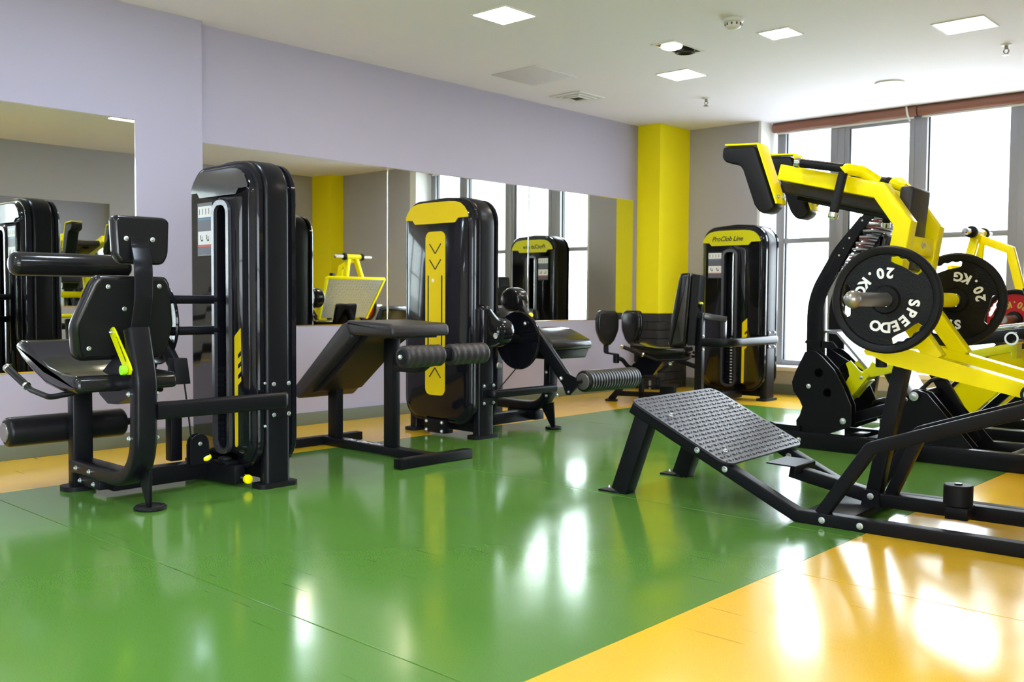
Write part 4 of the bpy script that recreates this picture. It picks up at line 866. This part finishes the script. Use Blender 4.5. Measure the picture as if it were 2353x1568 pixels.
g = G(); g.pad(xz([(-4.395, 0.785), (-4.30, 0.785), (-3.985, 0.772), (-3.975, 0.70), (-4.30, 0.700), (-4.355, 0.700)], 3.365), (0, 0.43, 0), 0.020, 4); obj('flat_pad', g, 'vinyl_dull', bn)
g = G(); g.prism(xz([(-4.86, 0.325), (-4.70, 0.36), (-4.33, 0.645), (-4.25, 0.69), (-4.02, 0.69), (-4.02, 0.705), (-4.36, 0.70), (-4.86, 0.345)], 3.43), (0, 0.30, 0), 0.004, 1); obj('pad_board', g, 'rubber', bn)
g = G(); g.strip(fillet([(-4.21, 3.59, 0.515), (-4.01, 3.59, 0.515), (-3.845, 3.60, 0.620)], 0.04, 4), 0.05, 0.042, (0, 1, 0), 0.004); obj('roller_arm', g, 'black_paint', bn)
g = G(); g.box((-3.865, 3.565, 0.585), (-3.79, 3.635, 0.635), 0.004); rb = obj('roller_bracket', g, 'black_satin', bn)
g = G(); g.cyl((-3.825, 3.29, 0.604), (-3.82, 3.92, 0.604), 0.012, 14); obj('roller_shaft', g, 'steel', bn)
for y0, y1 in ((3.298, 3.572), (3.632, 3.912)):
    g = G(); g.roller((-3.822, y0, 0.604), (-3.822, y1, 0.604), 0.060, 32, 0.018, 5, 0.003); ro = obj('foot_roller', g, 'vinyl_dull', bn)
    g = G(); g.cyl((-3.822, y0 - 0.004, 0.604), (-3.822, y0 + 0.004, 0.604), 0.040, 24, 0.002); obj('roller_end_cap', g, 'rubber', ro)
bolt(rb, (-3.823, 3.288, 0.604), (0, -1, 0), 0.013)
# ------------------------------------------------------------------ hip machine in the far corner; its seat unit is turned 22 degrees
m3 = thing('hip_abduction_machine', 'black hip abduction machine in the far corner with script lettering on its lime header', 'exercise machine', (-4.5, 7.5, 0))
tw = tower(m3, -4.805, -4.150, 7.880, 8.045, -1, 1.595, dict(slot=(-4.495, 0.125), sz=0.745, sh=1.22, placard=(-4.722, 0.135, 1.115, 1.345), flash=(-4.364, 0.155, 0.747)))
yf = tw['yf']
g = G(); g.prism([V((x, yf, z)) for x, z in banner_poly(-4.785, -4.195, 1.408, 1.545)], (0, -0.004, 0), 0.002, 1); hp = obj('header_panel', g, 'lime_decal', m3, 'lime header panel with script lettering')
g = G(); g.text('ProClob Line', 0.062, (-4.53, yf - 0.0046, 1.468), (1, 0, 0), (0, 0, 1), 0.0005, 0.35, 0.95, bold=0.0010); obj('lettering', g, 'ink', hp)
side_plate(m3, -4.152, 7.90, 8.03, 0.475, 0.635)
HB, HA, HW = V((-4.457, 7.187, 0)), V((-0.927, -0.375, 0)), V((-0.375, 0.927, 0))
S = lambda f, w, z: HB + HA * f + HW * w + V((0, 0, z))
PF = lambda pts, w: [S(f, w, z) for f, z in pts]
roll_arm(m3, fillet([V((-4.155, 7.965, 0.555)), V((-4.10, 7.965, 0.555)), V((-4.10, 7.18, 0.550)), V((-4.385, 7.125, 0.545))], [0.05, 0.16], 8), 0.074, 0.045, (0, 0, 1))
g = G(); g.box((-4.415, 7.10, 0.012), (-4.345, 7.155, 0.80), 0.008); rp = obj('rear_post', g, 'black_satin', m3)
for z in (0.485, 0.60): bolt(rp, (-4.345, 7.122, z), (1, 0, 0), 0.011)
g = G(); g.prism(xy(rrect2(0.12, 0.14, 0.04, 5, -4.38, 7.13), 0), (0, 0, 0.02), 0.005); obj('foot_pad', g, 'rubber', m3)
g = G(); g.pad(PF([(0.112, 1.135), (0.035, 1.140), (0.015, 1.12), (0.058, 0.52), (0.195, 0.50), (0.205, 0.54), (0.172, 0.80), (0.137, 1.005)], -0.19), HW * 0.38, 0.03, 4); obj('backrest', g, 'vinyl_gloss', m3, sharp=60)
g = G(); g.prism(PF([(0.010, 1.128), (-0.055, 1.122), (-0.015, 0.52), (0.045, 0.52)], -0.15), HW * 0.30, 0.008, 2); obj('back_frame', g, 'black_satin', m3)
g = G(); g.beam(S(0.06, -0.10, 0.785), V((-4.355, 7.13, 0.775)), 0.06, 0.055, (0, 0, 1), 0.005); obj('adjuster_bracket', g, 'black_paint', m3)
g = G(); g.beam(V((-4.36, 7.15, 0.775)), V((-4.215, 7.28, 0.745)), 0.045, 0.05, (0, 0, 1), 0.006); ab = obj('adjuster_bar', g, 'slot_frame', m3, 'grey adjuster bar')
g = G(); g.beam(V((-4.232, 7.28, 0.74)), V((-4.232, 7.28, 0.55)), 0.03, 0.03, (0, 1, 0), 0.004); obj('adjuster_link', g, 'slot_frame', ab)
g = G(); g.lathe([(0.008, 0), (0.012, 0.03), (0.021, 0.05), (0.022, 0.065)], S(-0.055, -0.10, 0.81), (0, 0, 1), 20); kn = obj('selector_knob', g, 'rubber', m3)
g = G(); g.lathe([(0.022, 0.065), (0.018, 0.078), (0.0, 0.083)], S(-0.055, -0.10, 0.81), (0, 0, 1), 20); obj('knob_cap', g, 'lime_decal', kn, 'lime knob cap')
g = G(); g.pad(PF([(0.515, 0.535), (0.44, 0.528), (0.385, 0.505), (0.30, 0.495), (0.06, 0.500), (0.055, 0.452), (0.30, 0.432), (0.39, 0.448), (0.50, 0.482), (0.522, 0.50)], -0.21), HW * 0.42, 0.018, 4); obj('seat', g, 'vinyl_gloss', m3, sharp=60)
g = G(); g.prism(PF([(0.45, 0.445), (0.05, 0.445), (0.10, 0.40), (0.40, 0.40)], -0.12), HW * 0.24, 0.005, 1); obj('seat_frame', g, 'black_paint', m3)
for w, sg in ((-0.255, 1), (0.255, -1)):
    g = G(); g.tube(fillet([S(0.58, w, 0.500), S(0.28, w, 0.391), S(0.04, w, 0.405), S(0.0, w + sg * 0.03, 0.428), S(0.05, w + sg * 0.09, 0.445)], 0.05), 0.0125, 12); hd_ = obj('seat_handle', g, 'black_paint', m3)
    g = G(); g.cyl(S(0.575, w, 0.498), S(0.41, w, 0.438), 0.017, 16); obj('grip', g, 'rubber', hd_)
    g = G(); g.cyl(S(0.602, w, 0.508), S(0.575, w, 0.498), 0.020, 16); obj('grip_end_ring', g, 'chrome', hd_)
    g = G(); g.cyl(S(0.412, w, 0.439), S(0.396, w, 0.433), 0.019, 16); obj('grip_end_ring', g, 'chrome', hd_)
TV, PV = V((0.52, -0.85, 0)), V((0.85, 0.52, 0))
shield = [(-0.075, 0.155), (0.075, 0.155), (0.098, 0.10), (0.098, -0.02), (0.060, -0.11), (0.022, -0.155), (-0.022, -0.155), (-0.060, -0.11), (-0.098, -0.02), (-0.098, 0.10)]
for f, w, sd in ((0.745, -0.12, 1), (0.618, 0.14, -1)):
    nn = (TV * 0.85 + PV * 0.52 * sd).normalized(); hh = V((0, 0, 1)).cross(nn) * -1; c = S(f, w, 0.655)
    g = G(); g.pad([c + hh * a * 1.1 + V((0, 0, b)) for a, b in shield], nn * -0.075, 0.028, 5); kp = obj('knee_pad', g, 'vinyl_gloss', m3, sharp=60)
    k = f + 0.012; low = S(k, w, 0.43)
    g = G(); g.strip(fillet([c + V((0, 0, -0.13)) - nn * 0.05, V((c.x, c.y, 0.435)) - nn * 0.05, S(f - 0.07, w, 0.425)], 0.02, 3), 0.045, 0.014, PV, 0.003); obj('pad_bracket', g, 'black_paint', kp)
    g = G(); g.cyl(S(f - 0.07, w, 0.350), S(f - 0.07, w, 0.428), 0.028, 24); obj('swivel_joint', g, 'black_satin', m3)
    g = G(); g.tube(fillet([S(f - 0.07, w, 0.395), S(f - 0.12, w * 0.9, 0.385), S(f - 0.17, w * 0.6, 0.31), S(0.40, w * 0.3, 0.27)], 0.08), 0.019, 14); obj('swing_arm', g, 'black_paint', m3)
g = G(); g.prism(PF([(0.545, 0.330), (0.44, 0.415), (0.27, 0.375), (0.355, 0.250), (0.46, 0.248)], -0.085), HW * 0.17, 0.02, 3); obj('pivot_housing', g, 'gloss_black', m3)
g = G(); g.cyl(S(0.19, -0.19, 0.355), S(0.29, -0.19, 0.285), 0.012, 12); lv = obj('range_lever', g, 'black_paint', m3)
g = G(); g.cyl(S(0.168, -0.19, 0.370), S(0.192, -0.19, 0.354), 0.018, 14); obj('lever_end', g, 'chrome', lv)
g = G(); g.beam(S(0.473, 0, 0.012), S(0.473, 0, 0.25), 0.045, 0.045, HW, 0.006); obj('front_post', g, 'black_satin', m3)
g = G(); g.prism([S(0.473 + a, b, 0) for a, b in rrect2(0.10, 0.10, 0.03, 4)], (0, 0, 0.014), 0.004); obj('foot_pad', g, 'rubber', m3)
g = G(); g.beam(S(0.655, 0, 0.125), S(0.752, 0, 0.012), 0.05, 0.05, HW, 0.005); obj('front_strut', g, 'black_paint', m3)
p = S(0.745, 0, 0); disc_foot(m3, p.x, p.y, 0.058)
g = G(); g.beam(S(0.69, 0, 0.072), S(-0.02, 0, 0.072), 0.045, 0.045, (0, 0, 1), 0.005); obj('base_beam', g, 'black_paint', m3)
g = G(); g.beam(S(0.47, 0, 0.222), S(0.31, 0, 0.222), 0.08, 0.012, (0, 0, 1), 0.003); obj('carrier_plate', g, 'black_satin', m3)
g = G(); g.cyl(S(0.389, -0.03, 0.12), S(0.389, -0.03, 0.20), 0.014, 18); obj('damper', g, 'steel', m3)
g = G(); g.cyl(S(0.322, -0.02, 0.13), S(0.322, -0.02, 0.225), 0.026, 22); obj('pulley_drum', g, 'black_satin', m3)
g = G(); g.prism([S(0.40, -0.12, 0.146), S(0.16, -0.13, 0.150), S(0.16, 0.13, 0.150), S(0.40, 0.12, 0.146)], (0, 0, 0.010), 0.003, 1); obj('lower_tray', g, 'black_paint', m3)
g = G(); g.beam(S(0.30, 0, 0.115), S(0.17, 0, 0.115), 0.10, 0.07, (0, 0, 1), 0.006); obj('base_block', g, 'black_paint', m3)
g = G(); g.cyl(S(0.18, -0.05, 0.398), V((-4.375, 7.13, 0.325)), 0.020, 16); obj('link_tube', g, 'black_paint', m3)
g = G(); g.beam(S(0.05, 0, 0.06), V((-4.42, 7.83, 0.06)), 0.06, 0.07, (0, 0, 1), 0.005); obj('base_beam', g, 'black_paint', m3)
g = G(); g.beam(V((-4.38, 7.13, 0.06)), V((-4.40, 7.85, 0.06)), 0.06, 0.07, (0, 0, 1), 0.005); obj('base_beam', g, 'black_paint', m3)
# ------------------------------------------------------------------ leverage machine with the big holed side plates, behind the hack squat
pa = thing('leverage_row_machine', 'black leverage machine with holed side plate, curved column and lime lever behind the hack squat', 'exercise machine', (-2.1, 6.0, 0))
for y, x0 in ((5.56, -2.87), (5.995, -2.60), (6.57, -2.60)):
    g = G(); g.box((x0, y, 0.0), (-0.6, y + 0.062, 0.10), 0.006); rl = obj('base_rail', g, 'black_satin', pa)
    if y < 5.6:
        bolt(rl, (-2.70, y - 0.001, 0.05), (0, -1, 0), 0.016)
g = G(); g.prism(xy([(-2.95, 5.66), (-2.86, 5.57), (-2.70, 5.57), (-2.70, 5.66)], 0.085), (0, 0, 0.05), 0.004, 1); obj('toe_plate', g, 'black_paint', pa)
for x in (-2.45, -1.50):
    g = G(); g.box((x - 0.035, 5.60, 0.02), (x + 0.035, 6.60, 0.085), 0.005); obj('cross_rail', g, 'black_satin', pa)
g = G(); g.prism(xz([(-2.17, 0.13), (-2.06, 0.13), (-1.95, 0.02), (-2.02, 0.02)], 5.40), (0, 0.012, 0), 0.002, 1); g.box((-2.20, 5.385, 0.128), (-2.03, 5.565, 0.136), 0.002, 1); obj('step_gusset', g, 'black_paint', pa)
big = [(-2.729, 0.100), (-2.518, 0.102), (-2.387, 0.160), (-2.383, 0.20), (-2.39, 0.285), (-2.438, 0.39), (-2.5, 0.496), (-2.576, 0.57), (-2.617, 0.6), (-2.659, 0.608), (-2.687, 0.594), (-2.747, 0.469), (-2.77, 0.401), (-2.759, 0.348), (-2.715, 0.292), (-2.697, 0.254), (-2.713, 0.199), (-2.737, 0.164)]
def circ2(cx, cz, r, y, n=24): return [V((cx + r * cos(2 * pi * k / n), y, cz + r * sin(2 * pi * k / n))) for k in range(n)]
bg_ = []
for i, (x, z) in enumerate(big): bg_.append((x, z))
g = G(); g.holed(xz(bg_, 5.595), [circ2(-2.594, 0.471, 0.028, 5.595), circ2(-2.537, 0.351, 0.026, 5.595)], (0, 0.010, 0)); sp_ = obj('side_plate', g, 'black_satin', pa)
bolt(sp_, (-2.658, 5.594, 0.384), (0, -1, 0), 0.015); bolt(sp_, (-2.435, 5.594, 0.187), (0, -1, 0), 0.019)
g = G(); g.prism(xz(bg_, 5.660), (0, 0.010, 0), 0.002, 1); obj('side_plate', g, 'black_satin', pa)
g = G(); g.prism(xz(bg_, 5.985), (0, 0.010, 0), 0.002, 1); obj('side_plate', g, 'black_satin', pa)
g = G(); g.holed(xz([(-2.66, 0.62), (-2.40, 0.47), (-2.42, 0.40), (-2.52, 0.35), (-2.66, 0.55)], 5.84), [circ2(-2.54, 0.485, 0.032, 5.84)], (0, 0.010, 0)); obj('footrest_gusset', g, 'black_satin', pa)
brk = [(-2.235, 0.10), (-2.07, 0.316), (-2.043, 0.385), (-2.025, 0.402), (-2.0, 0.402), (-1.954, 0.388), (-1.70, 0.10)]
for y in (5.615, 5.70, 5.985):
    g = G(); g.prism(xz(brk, y), (0, 0.012, 0), 0.002, 1); obj('pivot_bracket', g, 'black_satin', pa)
g = G(); g.cyl((-2.020, 5.60, 0.368), (-2.020, 6.02, 0.368), 0.030, 24); pv = obj('pivot_tube', g, 'black_satin', pa)
bolt(pv, (-2.020, 5.599, 0.368), (0, -1, 0), 0.026)
for y in (5.64, 5.73):
    g = G(); g.cyl((-2.020, y, 0.368), (-2.020, y + 0.02, 0.368), 0.040, 24); obj('collar', g, 'rubber', pa)
g = G(); g.beam((-2.45, 5.72, 0.185), (-2.10, 5.72, 0.315), 0.05, 0.062, (0, 0, 1), 0.005); obj('link_bar', g, 'black_satin', pa)
g = G(); g.pad(xz([(-2.355, 0.262), (-2.345, 0.305), (-2.22, 0.345), (-2.20, 0.315), (-2.24, 0.29)], 5.80), (0, 0.12, 0), 0.012, 3); obj('small_cushion', g, 'vinyl_gloss', pa)
g = G(); g.tube(fillet([(-2.04, 5.75, 0.39), (-1.99, 5.78, 0.45), (-1.93, 5.80, 0.47), (-1.90, 5.8, 0.44)], 0.03), 0.012, 10); obj('hose', g, 'rubber', pa)
# lime bell crank and lever beam
crank = [(-2.505, 0.370), (-2.461, 0.451), (-2.470, 0.490), (-2.486, 0.528), (-2.457, 0.546), (-2.430, 0.520), (-2.405, 0.493), (-2.379, 0.475), (-2.352, 0.480), (-2.340, 0.460), (-2.355, 0.440), (-2.455, 0.310), (-2.49, 0.300)]
ck = []
for y in (5.735, 5.865):
    g = G(); g.prism(xz(crank, y), (0, 0.010, 0), 0.002, 1); ck.append(obj('crank_plate', g, 'lime_paint', pa))
bolt(ck[0], (-2.387, 5.734, 0.446), (0, -1, 0), 0.011)
g = G(); g.beam((-2.37, 5.81, 0.442), (-2.52, 5.81, 0.29), 0.115, 0.05, (0, 1, 0) and (1, 0, -1), 0.004); obj('crank_web', g, 'lime_paint', pa)
g = G(); g.strip([(-2.41, 5.81, 0.445), (-2.33, 5.81, 0.492), (-2.05, 5.81, 0.545), (-1.54, 5.81, 0.665)], 0.10, 0.050, (0, 1, 0), 0.005); obj('lever_beam', g, 'lime_paint', pa)
g = G(); g.prism(xz([(-2.385, 0.44), (-2.33, 0.545), (-2.28, 0.52), (-2.20, 0.49), (-2.30, 0.46)], 5.755), (0, 0.11, 0), 0.004, 1); obj('lever_gusset', g, 'lime_paint', pa)
g = G(); g.box((-1.56, 5.76, 0.60), (-1.53, 5.86, 0.70), 0.004); obj('lever_end_plate', g, 'lime_paint', pa)
g = G(); g.beam((-2.08, 5.83, 0.655), (-1.45, 5.83, 0.745), 0.12, 0.070, (0, 0, 1), 0.012); obj('carriage_rail', g, 'black_satin', pa)
for y in (5.775, 5.90):
    g = G(); g.cyl((-2.08, y, 0.702), (-1.45, y, 0.794), 0.014, 18); obj('guide_rod', g, 'chrome', pa)
g = G(); g.rings([[V((-1.532 + r * cos(2 * pi * k / 28), y, 0.715 + r * sin(2 * pi * k / 28))) for k in range(28)] for r, y in ((0.026, 5.80), (0.036, 5.80), (0.036, 5.66), (0.026, 5.66), (0.026, 5.80))], False, False); obj('cross_tube', g, 'chrome', pa, 'open chrome tube end')
g = G(); g.beam((-1.455, 5.70, 1.00), (-1.36, 5.70, 0.74), 0.08, 0.075, (1, 0, 0), 0.008); obj('upright_pad_arm', g, 'black_satin', pa)
g = G(); g.beam((-2.05, 6.0, 0.50), (-1.79, 6.0, 0.09), 0.05, 0.07, (1, 0, 0.6), 0.005); obj('support_leg', g, 'black_paint', pa)
# curved column of two flanges, with drilled upper straps and rungs between
colp = fillet([(-2.72, 0, 0.50), (-2.722, 0, 0.93), (-2.56, 0, 1.21), (-2.40, 0, 1.40)], [0.45, 0.3], 8)
for k, y in enumerate((5.80, 6.12)):
    g = G(); g.strip([V((p.x, y, p.z)) for p in colp], 0.014, 0.105, (0, 1, 0), 0.003); obj('column_flange', g, 'black_satin', pa)
g = G(); g.strip([V((-2.672, 5.815, 0.55)), V((-2.672, 5.815, 0.92))], 0.05, 0.012, (0, 1, 0), 0.002); obj('column_rib', g, 'black_satin', pa)
strp = fillet([(-2.597, 0, 1.063), (-2.535, 0, 1.195), (-2.43, 0, 1.36), (-2.33, 0, 1.46)], [0.3, 0.3], 6)
st_ = []
for k, y in enumerate((5.735, 6.10)):
    g = G(); g.strip([V((p.x, y, p.z)) for p in strp], 0.012, 0.060, (0, 1, 0), 0.003); st_.append(obj('drilled_strap', g, 'black_satin', pa))
def rivet(par, x, z, y=5.7285, r=0.006):
    g = G(); g.lathe([(r, 0), (r * 0.8, 0.003), (0, 0.004)], (x, y, z), (0, -1, 0), 10); obj('rivet', g, 'white_plastic', par)
for x, z in ((-2.478, 1.297), (-2.541, 1.193), (-2.40, 1.40)): rivet(st_[0], x, z)
rivet(st_[0], -2.514, 1.236, r=0.003)
for k in range(10):
    t_ = k / 9; x = -2.555 + 0.19 * t_; z = 1.08 + 0.33 * t_ - 0.02
    for dz, m_ in ((0.0, 'rung_red' if k % 3 != 1 else 'black_satin'), (0.017, 'rung_grey')):
        g = G(); g.box((x, 5.755, z + dz), (x + 0.055, 6.085, z + dz + 0.013), 0.002, 1); obj('rung', g, m_, pa)
g = G(); g.pad(xz([(-2.47, 1.04), (-2.36, 1.26), (-2.31, 1.34), (-2.27, 1.30), (-2.30, 1.08), (-2.40, 0.98)], 5.80), (0, 0.25, 0), 0.03, 4); obj('chest_pad', g, 'vinyl_gloss', pa)
g = G(); g.rings([[V((-2.40 + r * cos(2 * pi * k / 36), y, 1.06 + r * sin(2 * pi * k / 36))) for k in range(36)] for r, y in ((0.10, 5.775), (0.108, 5.775), (0.108, 5.785), (0.10, 5.785), (0.10, 5.775))], False, False); obj('ring', g, 'chrome', pa)
g = G(); g.prism(xz([(-2.70, 0.725), (-2.60, 0.715), (-2.40, 0.50), (-2.415, 0.49), (-2.605, 0.700), (-2.70, 0.71)], 5.86), (0, 0.40, 0), 0.002, 1); fp_ = obj('footrest', g, 'diamond_steel', pa, 'bright diamond-tread footrest')
def tread(par, O, ex, ey, nrm, nx, ny, pitch, mt, wfun=lambda t: 1.0, L=0.022):
    global g
    g = G()
    for i in range(nx):
        for j in range(ny):
            a = (i - (nx - 1) / 2) * pitch; b = (j - (ny - 1) / 2) * pitch * wfun(i / (nx - 1))
            q = radians(45 if (i + j) % 2 else -45); lug(O + ex * a + ey * b, ex * cos(q) + ey * sin(q), nrm, L, 0.007, 0.003)
    obj('tread_lugs', g, mt, par, kind='stuff')
exf = V((0.20, 0, -0.215)).normalized()
tread(fp_, V((-2.503, 6.06, 0.6085)), exf, V((0, 1, 0)), V((0.215, 0, 0.20)).normalized(), 8, 13, 0.031, 'diamond_steel')
g = G(); g.prism(xz([(-2.775, 0.66), (-2.60, 0.655), (-2.57, 0.62), (-2.60, 0.61), (-2.74, 0.62), (-2.785, 0.645)], 5.79), (0, 0.02, 0), 0.003, 1); obj('column_foot', g, 'black_satin', pa)

# ------------------------------------------------------------------ leg press by the window
pb = thing('leg_press_machine', 'yellow and black leg press by the window with chrome bar on top and red plates', 'exercise machine', (-2.0, 7.2, 0))
def quad(a0, a1, b1, b0, off):
    g = G(); o = V(off); P = [V(p) for p in (a0, a1, b1, b0)]; g.hexa(P + [p + o for p in P], 0.003, 1); return g
fpl = quad((-1.985, 6.86, 0.66), (-1.985, 7.54, 0.66), (-2.235, 7.62, 1.13), (-2.235, 6.79, 1.13), (0.012, 0, 0.006))
fpo = obj('footplate', fpl, 'diamond_steel', pb, 'bright diamond-tread footplate')
exf = V((-0.25, 0, 0.47)).normalized(); nf = V((-0.47, 0, -0.25)).normalized()
tread(fpo, V((-2.112, 7.2, 0.895)), exf, V((0, 1, 0)), nf, 14, 19, 0.036, 'diamond_steel', lambda t: 0.92 + 0.2 * t, 0.026)
for a, b in (((-1.97, 6.845, 0.65), (-2.232, 6.775, 1.14)), ((-1.97, 7.555, 0.65), (-2.232, 7.635, 1.14)), ((-2.232, 6.775, 1.14), (-2.232, 7.635, 1.14))):
    g = G(); g.beam(a, b, 0.03, 0.03, (1, 0, 0.3), 0.004); obj('footplate_edge', g, 'yellow_paint', pb)
for y in (7.06, 7.30):
    g = G(); g.strip([(-2.215, y, 1.12), (-2.175, 7.12 if y < 7.2 else 7.24, 1.365)], 0.045, 0.06, (0, 1, 0), 0.005); obj('handle_post', g, 'yellow_paint', pb)
g = G(); g.strip([(-2.175, 7.18, 1.355), (-1.965, 7.18, 1.268), (-1.89, 7.18, 0.98), (-1.92, 7.18, 0.78)], 0.05, 0.055, (0, 1, 0), 0.005); obj('sled_brace', g, 'yellow_paint', pb, sharp=26)
g = G(); g.cyl((-2.185, 7.08, 1.395), (-2.185, 7.30, 1.395), 0.030, 22); ht = obj('handle_tube', g, 'yellow_paint', pb)
for s_, y in ((-1, 7.08), (1, 7.30)):
    g = G(); g.cyl((-2.185, y, 1.395), (-2.185, y + s_ * 0.035, 1.395), 0.042, 22); obj('handle_collar', g, 'rubber', ht)
    g = G(); g.cyl((-2.185, y + s_ * 0.03, 1.395), (-2.185, y + s_ * 0.165, 1.395), 0.022, 20, 0.008); obj('handle_grip', g, 'chrome', ht)
g = G(); g.cyl((-1.80, 6.96, 0.80), (-1.80, 7.44, 0.80), 0.034, 22); obj('axle', g, 'yellow_paint', pb)
g = G(); g.box((-1.97, 6.95, 0.70), (-1.78, 7.45, 0.80), 0.006); obj('sled_frame', g, 'yellow_paint', pb)
for s_, y in ((-1, 6.96), (1, 7.44)):
    g = G(); g.cyl((-1.80, y, 0.80), (-1.80, y + s_ * 0.5, 0.80), 0.0262, 24); sl_ = obj('weight_sleeve', g, 'steel', pb)
for s_, nm in ((-1, 'near'), (1, 'far')):
    yy = 7.2 + s_ * 0.50
    weight_plate('red 20 kg weight plate with black rim on the %s sleeve of the leg press' % nm, (-1.80, yy, 0.80), 0 if s_ < 0 else pi, radians(-90), 'red weight plates on the leg press', 'iron_red', 'gold_letter', 0.195, 'iron_black', ('SPEEDO', '20.KG'))
# sloping rails, yellow deck board, black frame
for y in (6.845, 7.525):
    g = G(); g.prism(xz([(-2.232, 0.295), (-1.44, 1.10), (-1.30, 0.96), (-2.085, 0.150), (-2.162, 0.130)], y), (0, 0.03, 0), 0.003, 1); obj('side_panel', g, 'yellow_paint', pb, 'wide yellow sloping side panel')
    g = G(); g.beam((-2.26, y + 0.015, 0.290), (-1.45, y + 0.015, 1.12), 0.05, 0.026, (0, 1, 0) and (1, 0, -1), 0.004); obj('panel_edge', g, 'black_satin', pb)
for y in (6.875, 7.525):
    g = G(); g.beam((-2.15, y + (0.02 if y < 7 else -0.02), 0.03), (-1.20, y + (0.02 if y < 7 else -0.02), 1.02), 0.05, 0.06, (0, 1, 0), 0.006); obj('sloping_rail', g, 'black_satin', pb)
    g = G(); g.cyl((-2.20, y + (0.06 if y < 7 else -0.06), 0.24), (-1.40, y + (0.06 if y < 7 else -0.06), 1.06), 0.015, 14); obj('chrome_guide', g, 'chrome', pb)
    g = G(); g.beam((-1.33, y, 1.22), (-1.20, y, 0.02), 0.05, 0.06, (0, 1, 0), 0.006); obj('rear_upright', g, 'black_satin', pb)
    g = G(); g.box((-2.45, y - 0.03, 0.0), (-1.15, y + 0.03, 0.07), 0.006); obj('base_rail', g, 'black_satin', pb)
for x in (-2.40, -1.20):
    g = G(); g.box((x - 0.03, 6.88, 0.0), (x + 0.03, 7.52, 0.07), 0.005); obj('base_cross_rail', g, 'black_satin', pb)
g = G(); g.beam((-2.60, 7.2, 0.20), (-2.95, 7.2, 0.80), 0.40, 0.09, (1, 0, 0.5), 0.02, 3); obj('backrest', g, 'vinyl_gloss', pb)
g = G(); g.beam((-2.30, 7.2, 0.20), (-2.62, 7.2, 0.17), 0.40, 0.08, (0, 0, 1), 0.02, 3); obj('seat', g, 'vinyl_gloss', pb)
g = G(); g.beam((-2.36, 7.2, 0.06), (-2.98, 7.2, 0.06), 0.08, 0.07, (0, 0, 1), 0.005); obj('seat_rail', g, 'black_satin', pb)
g = G(); g.beam((-2.93, 7.2, 0.09), (-2.86, 7.2, 0.60), 0.06, 0.06, (0, 1, 0), 0.005); obj('backrest_prop', g, 'black_satin', pb)
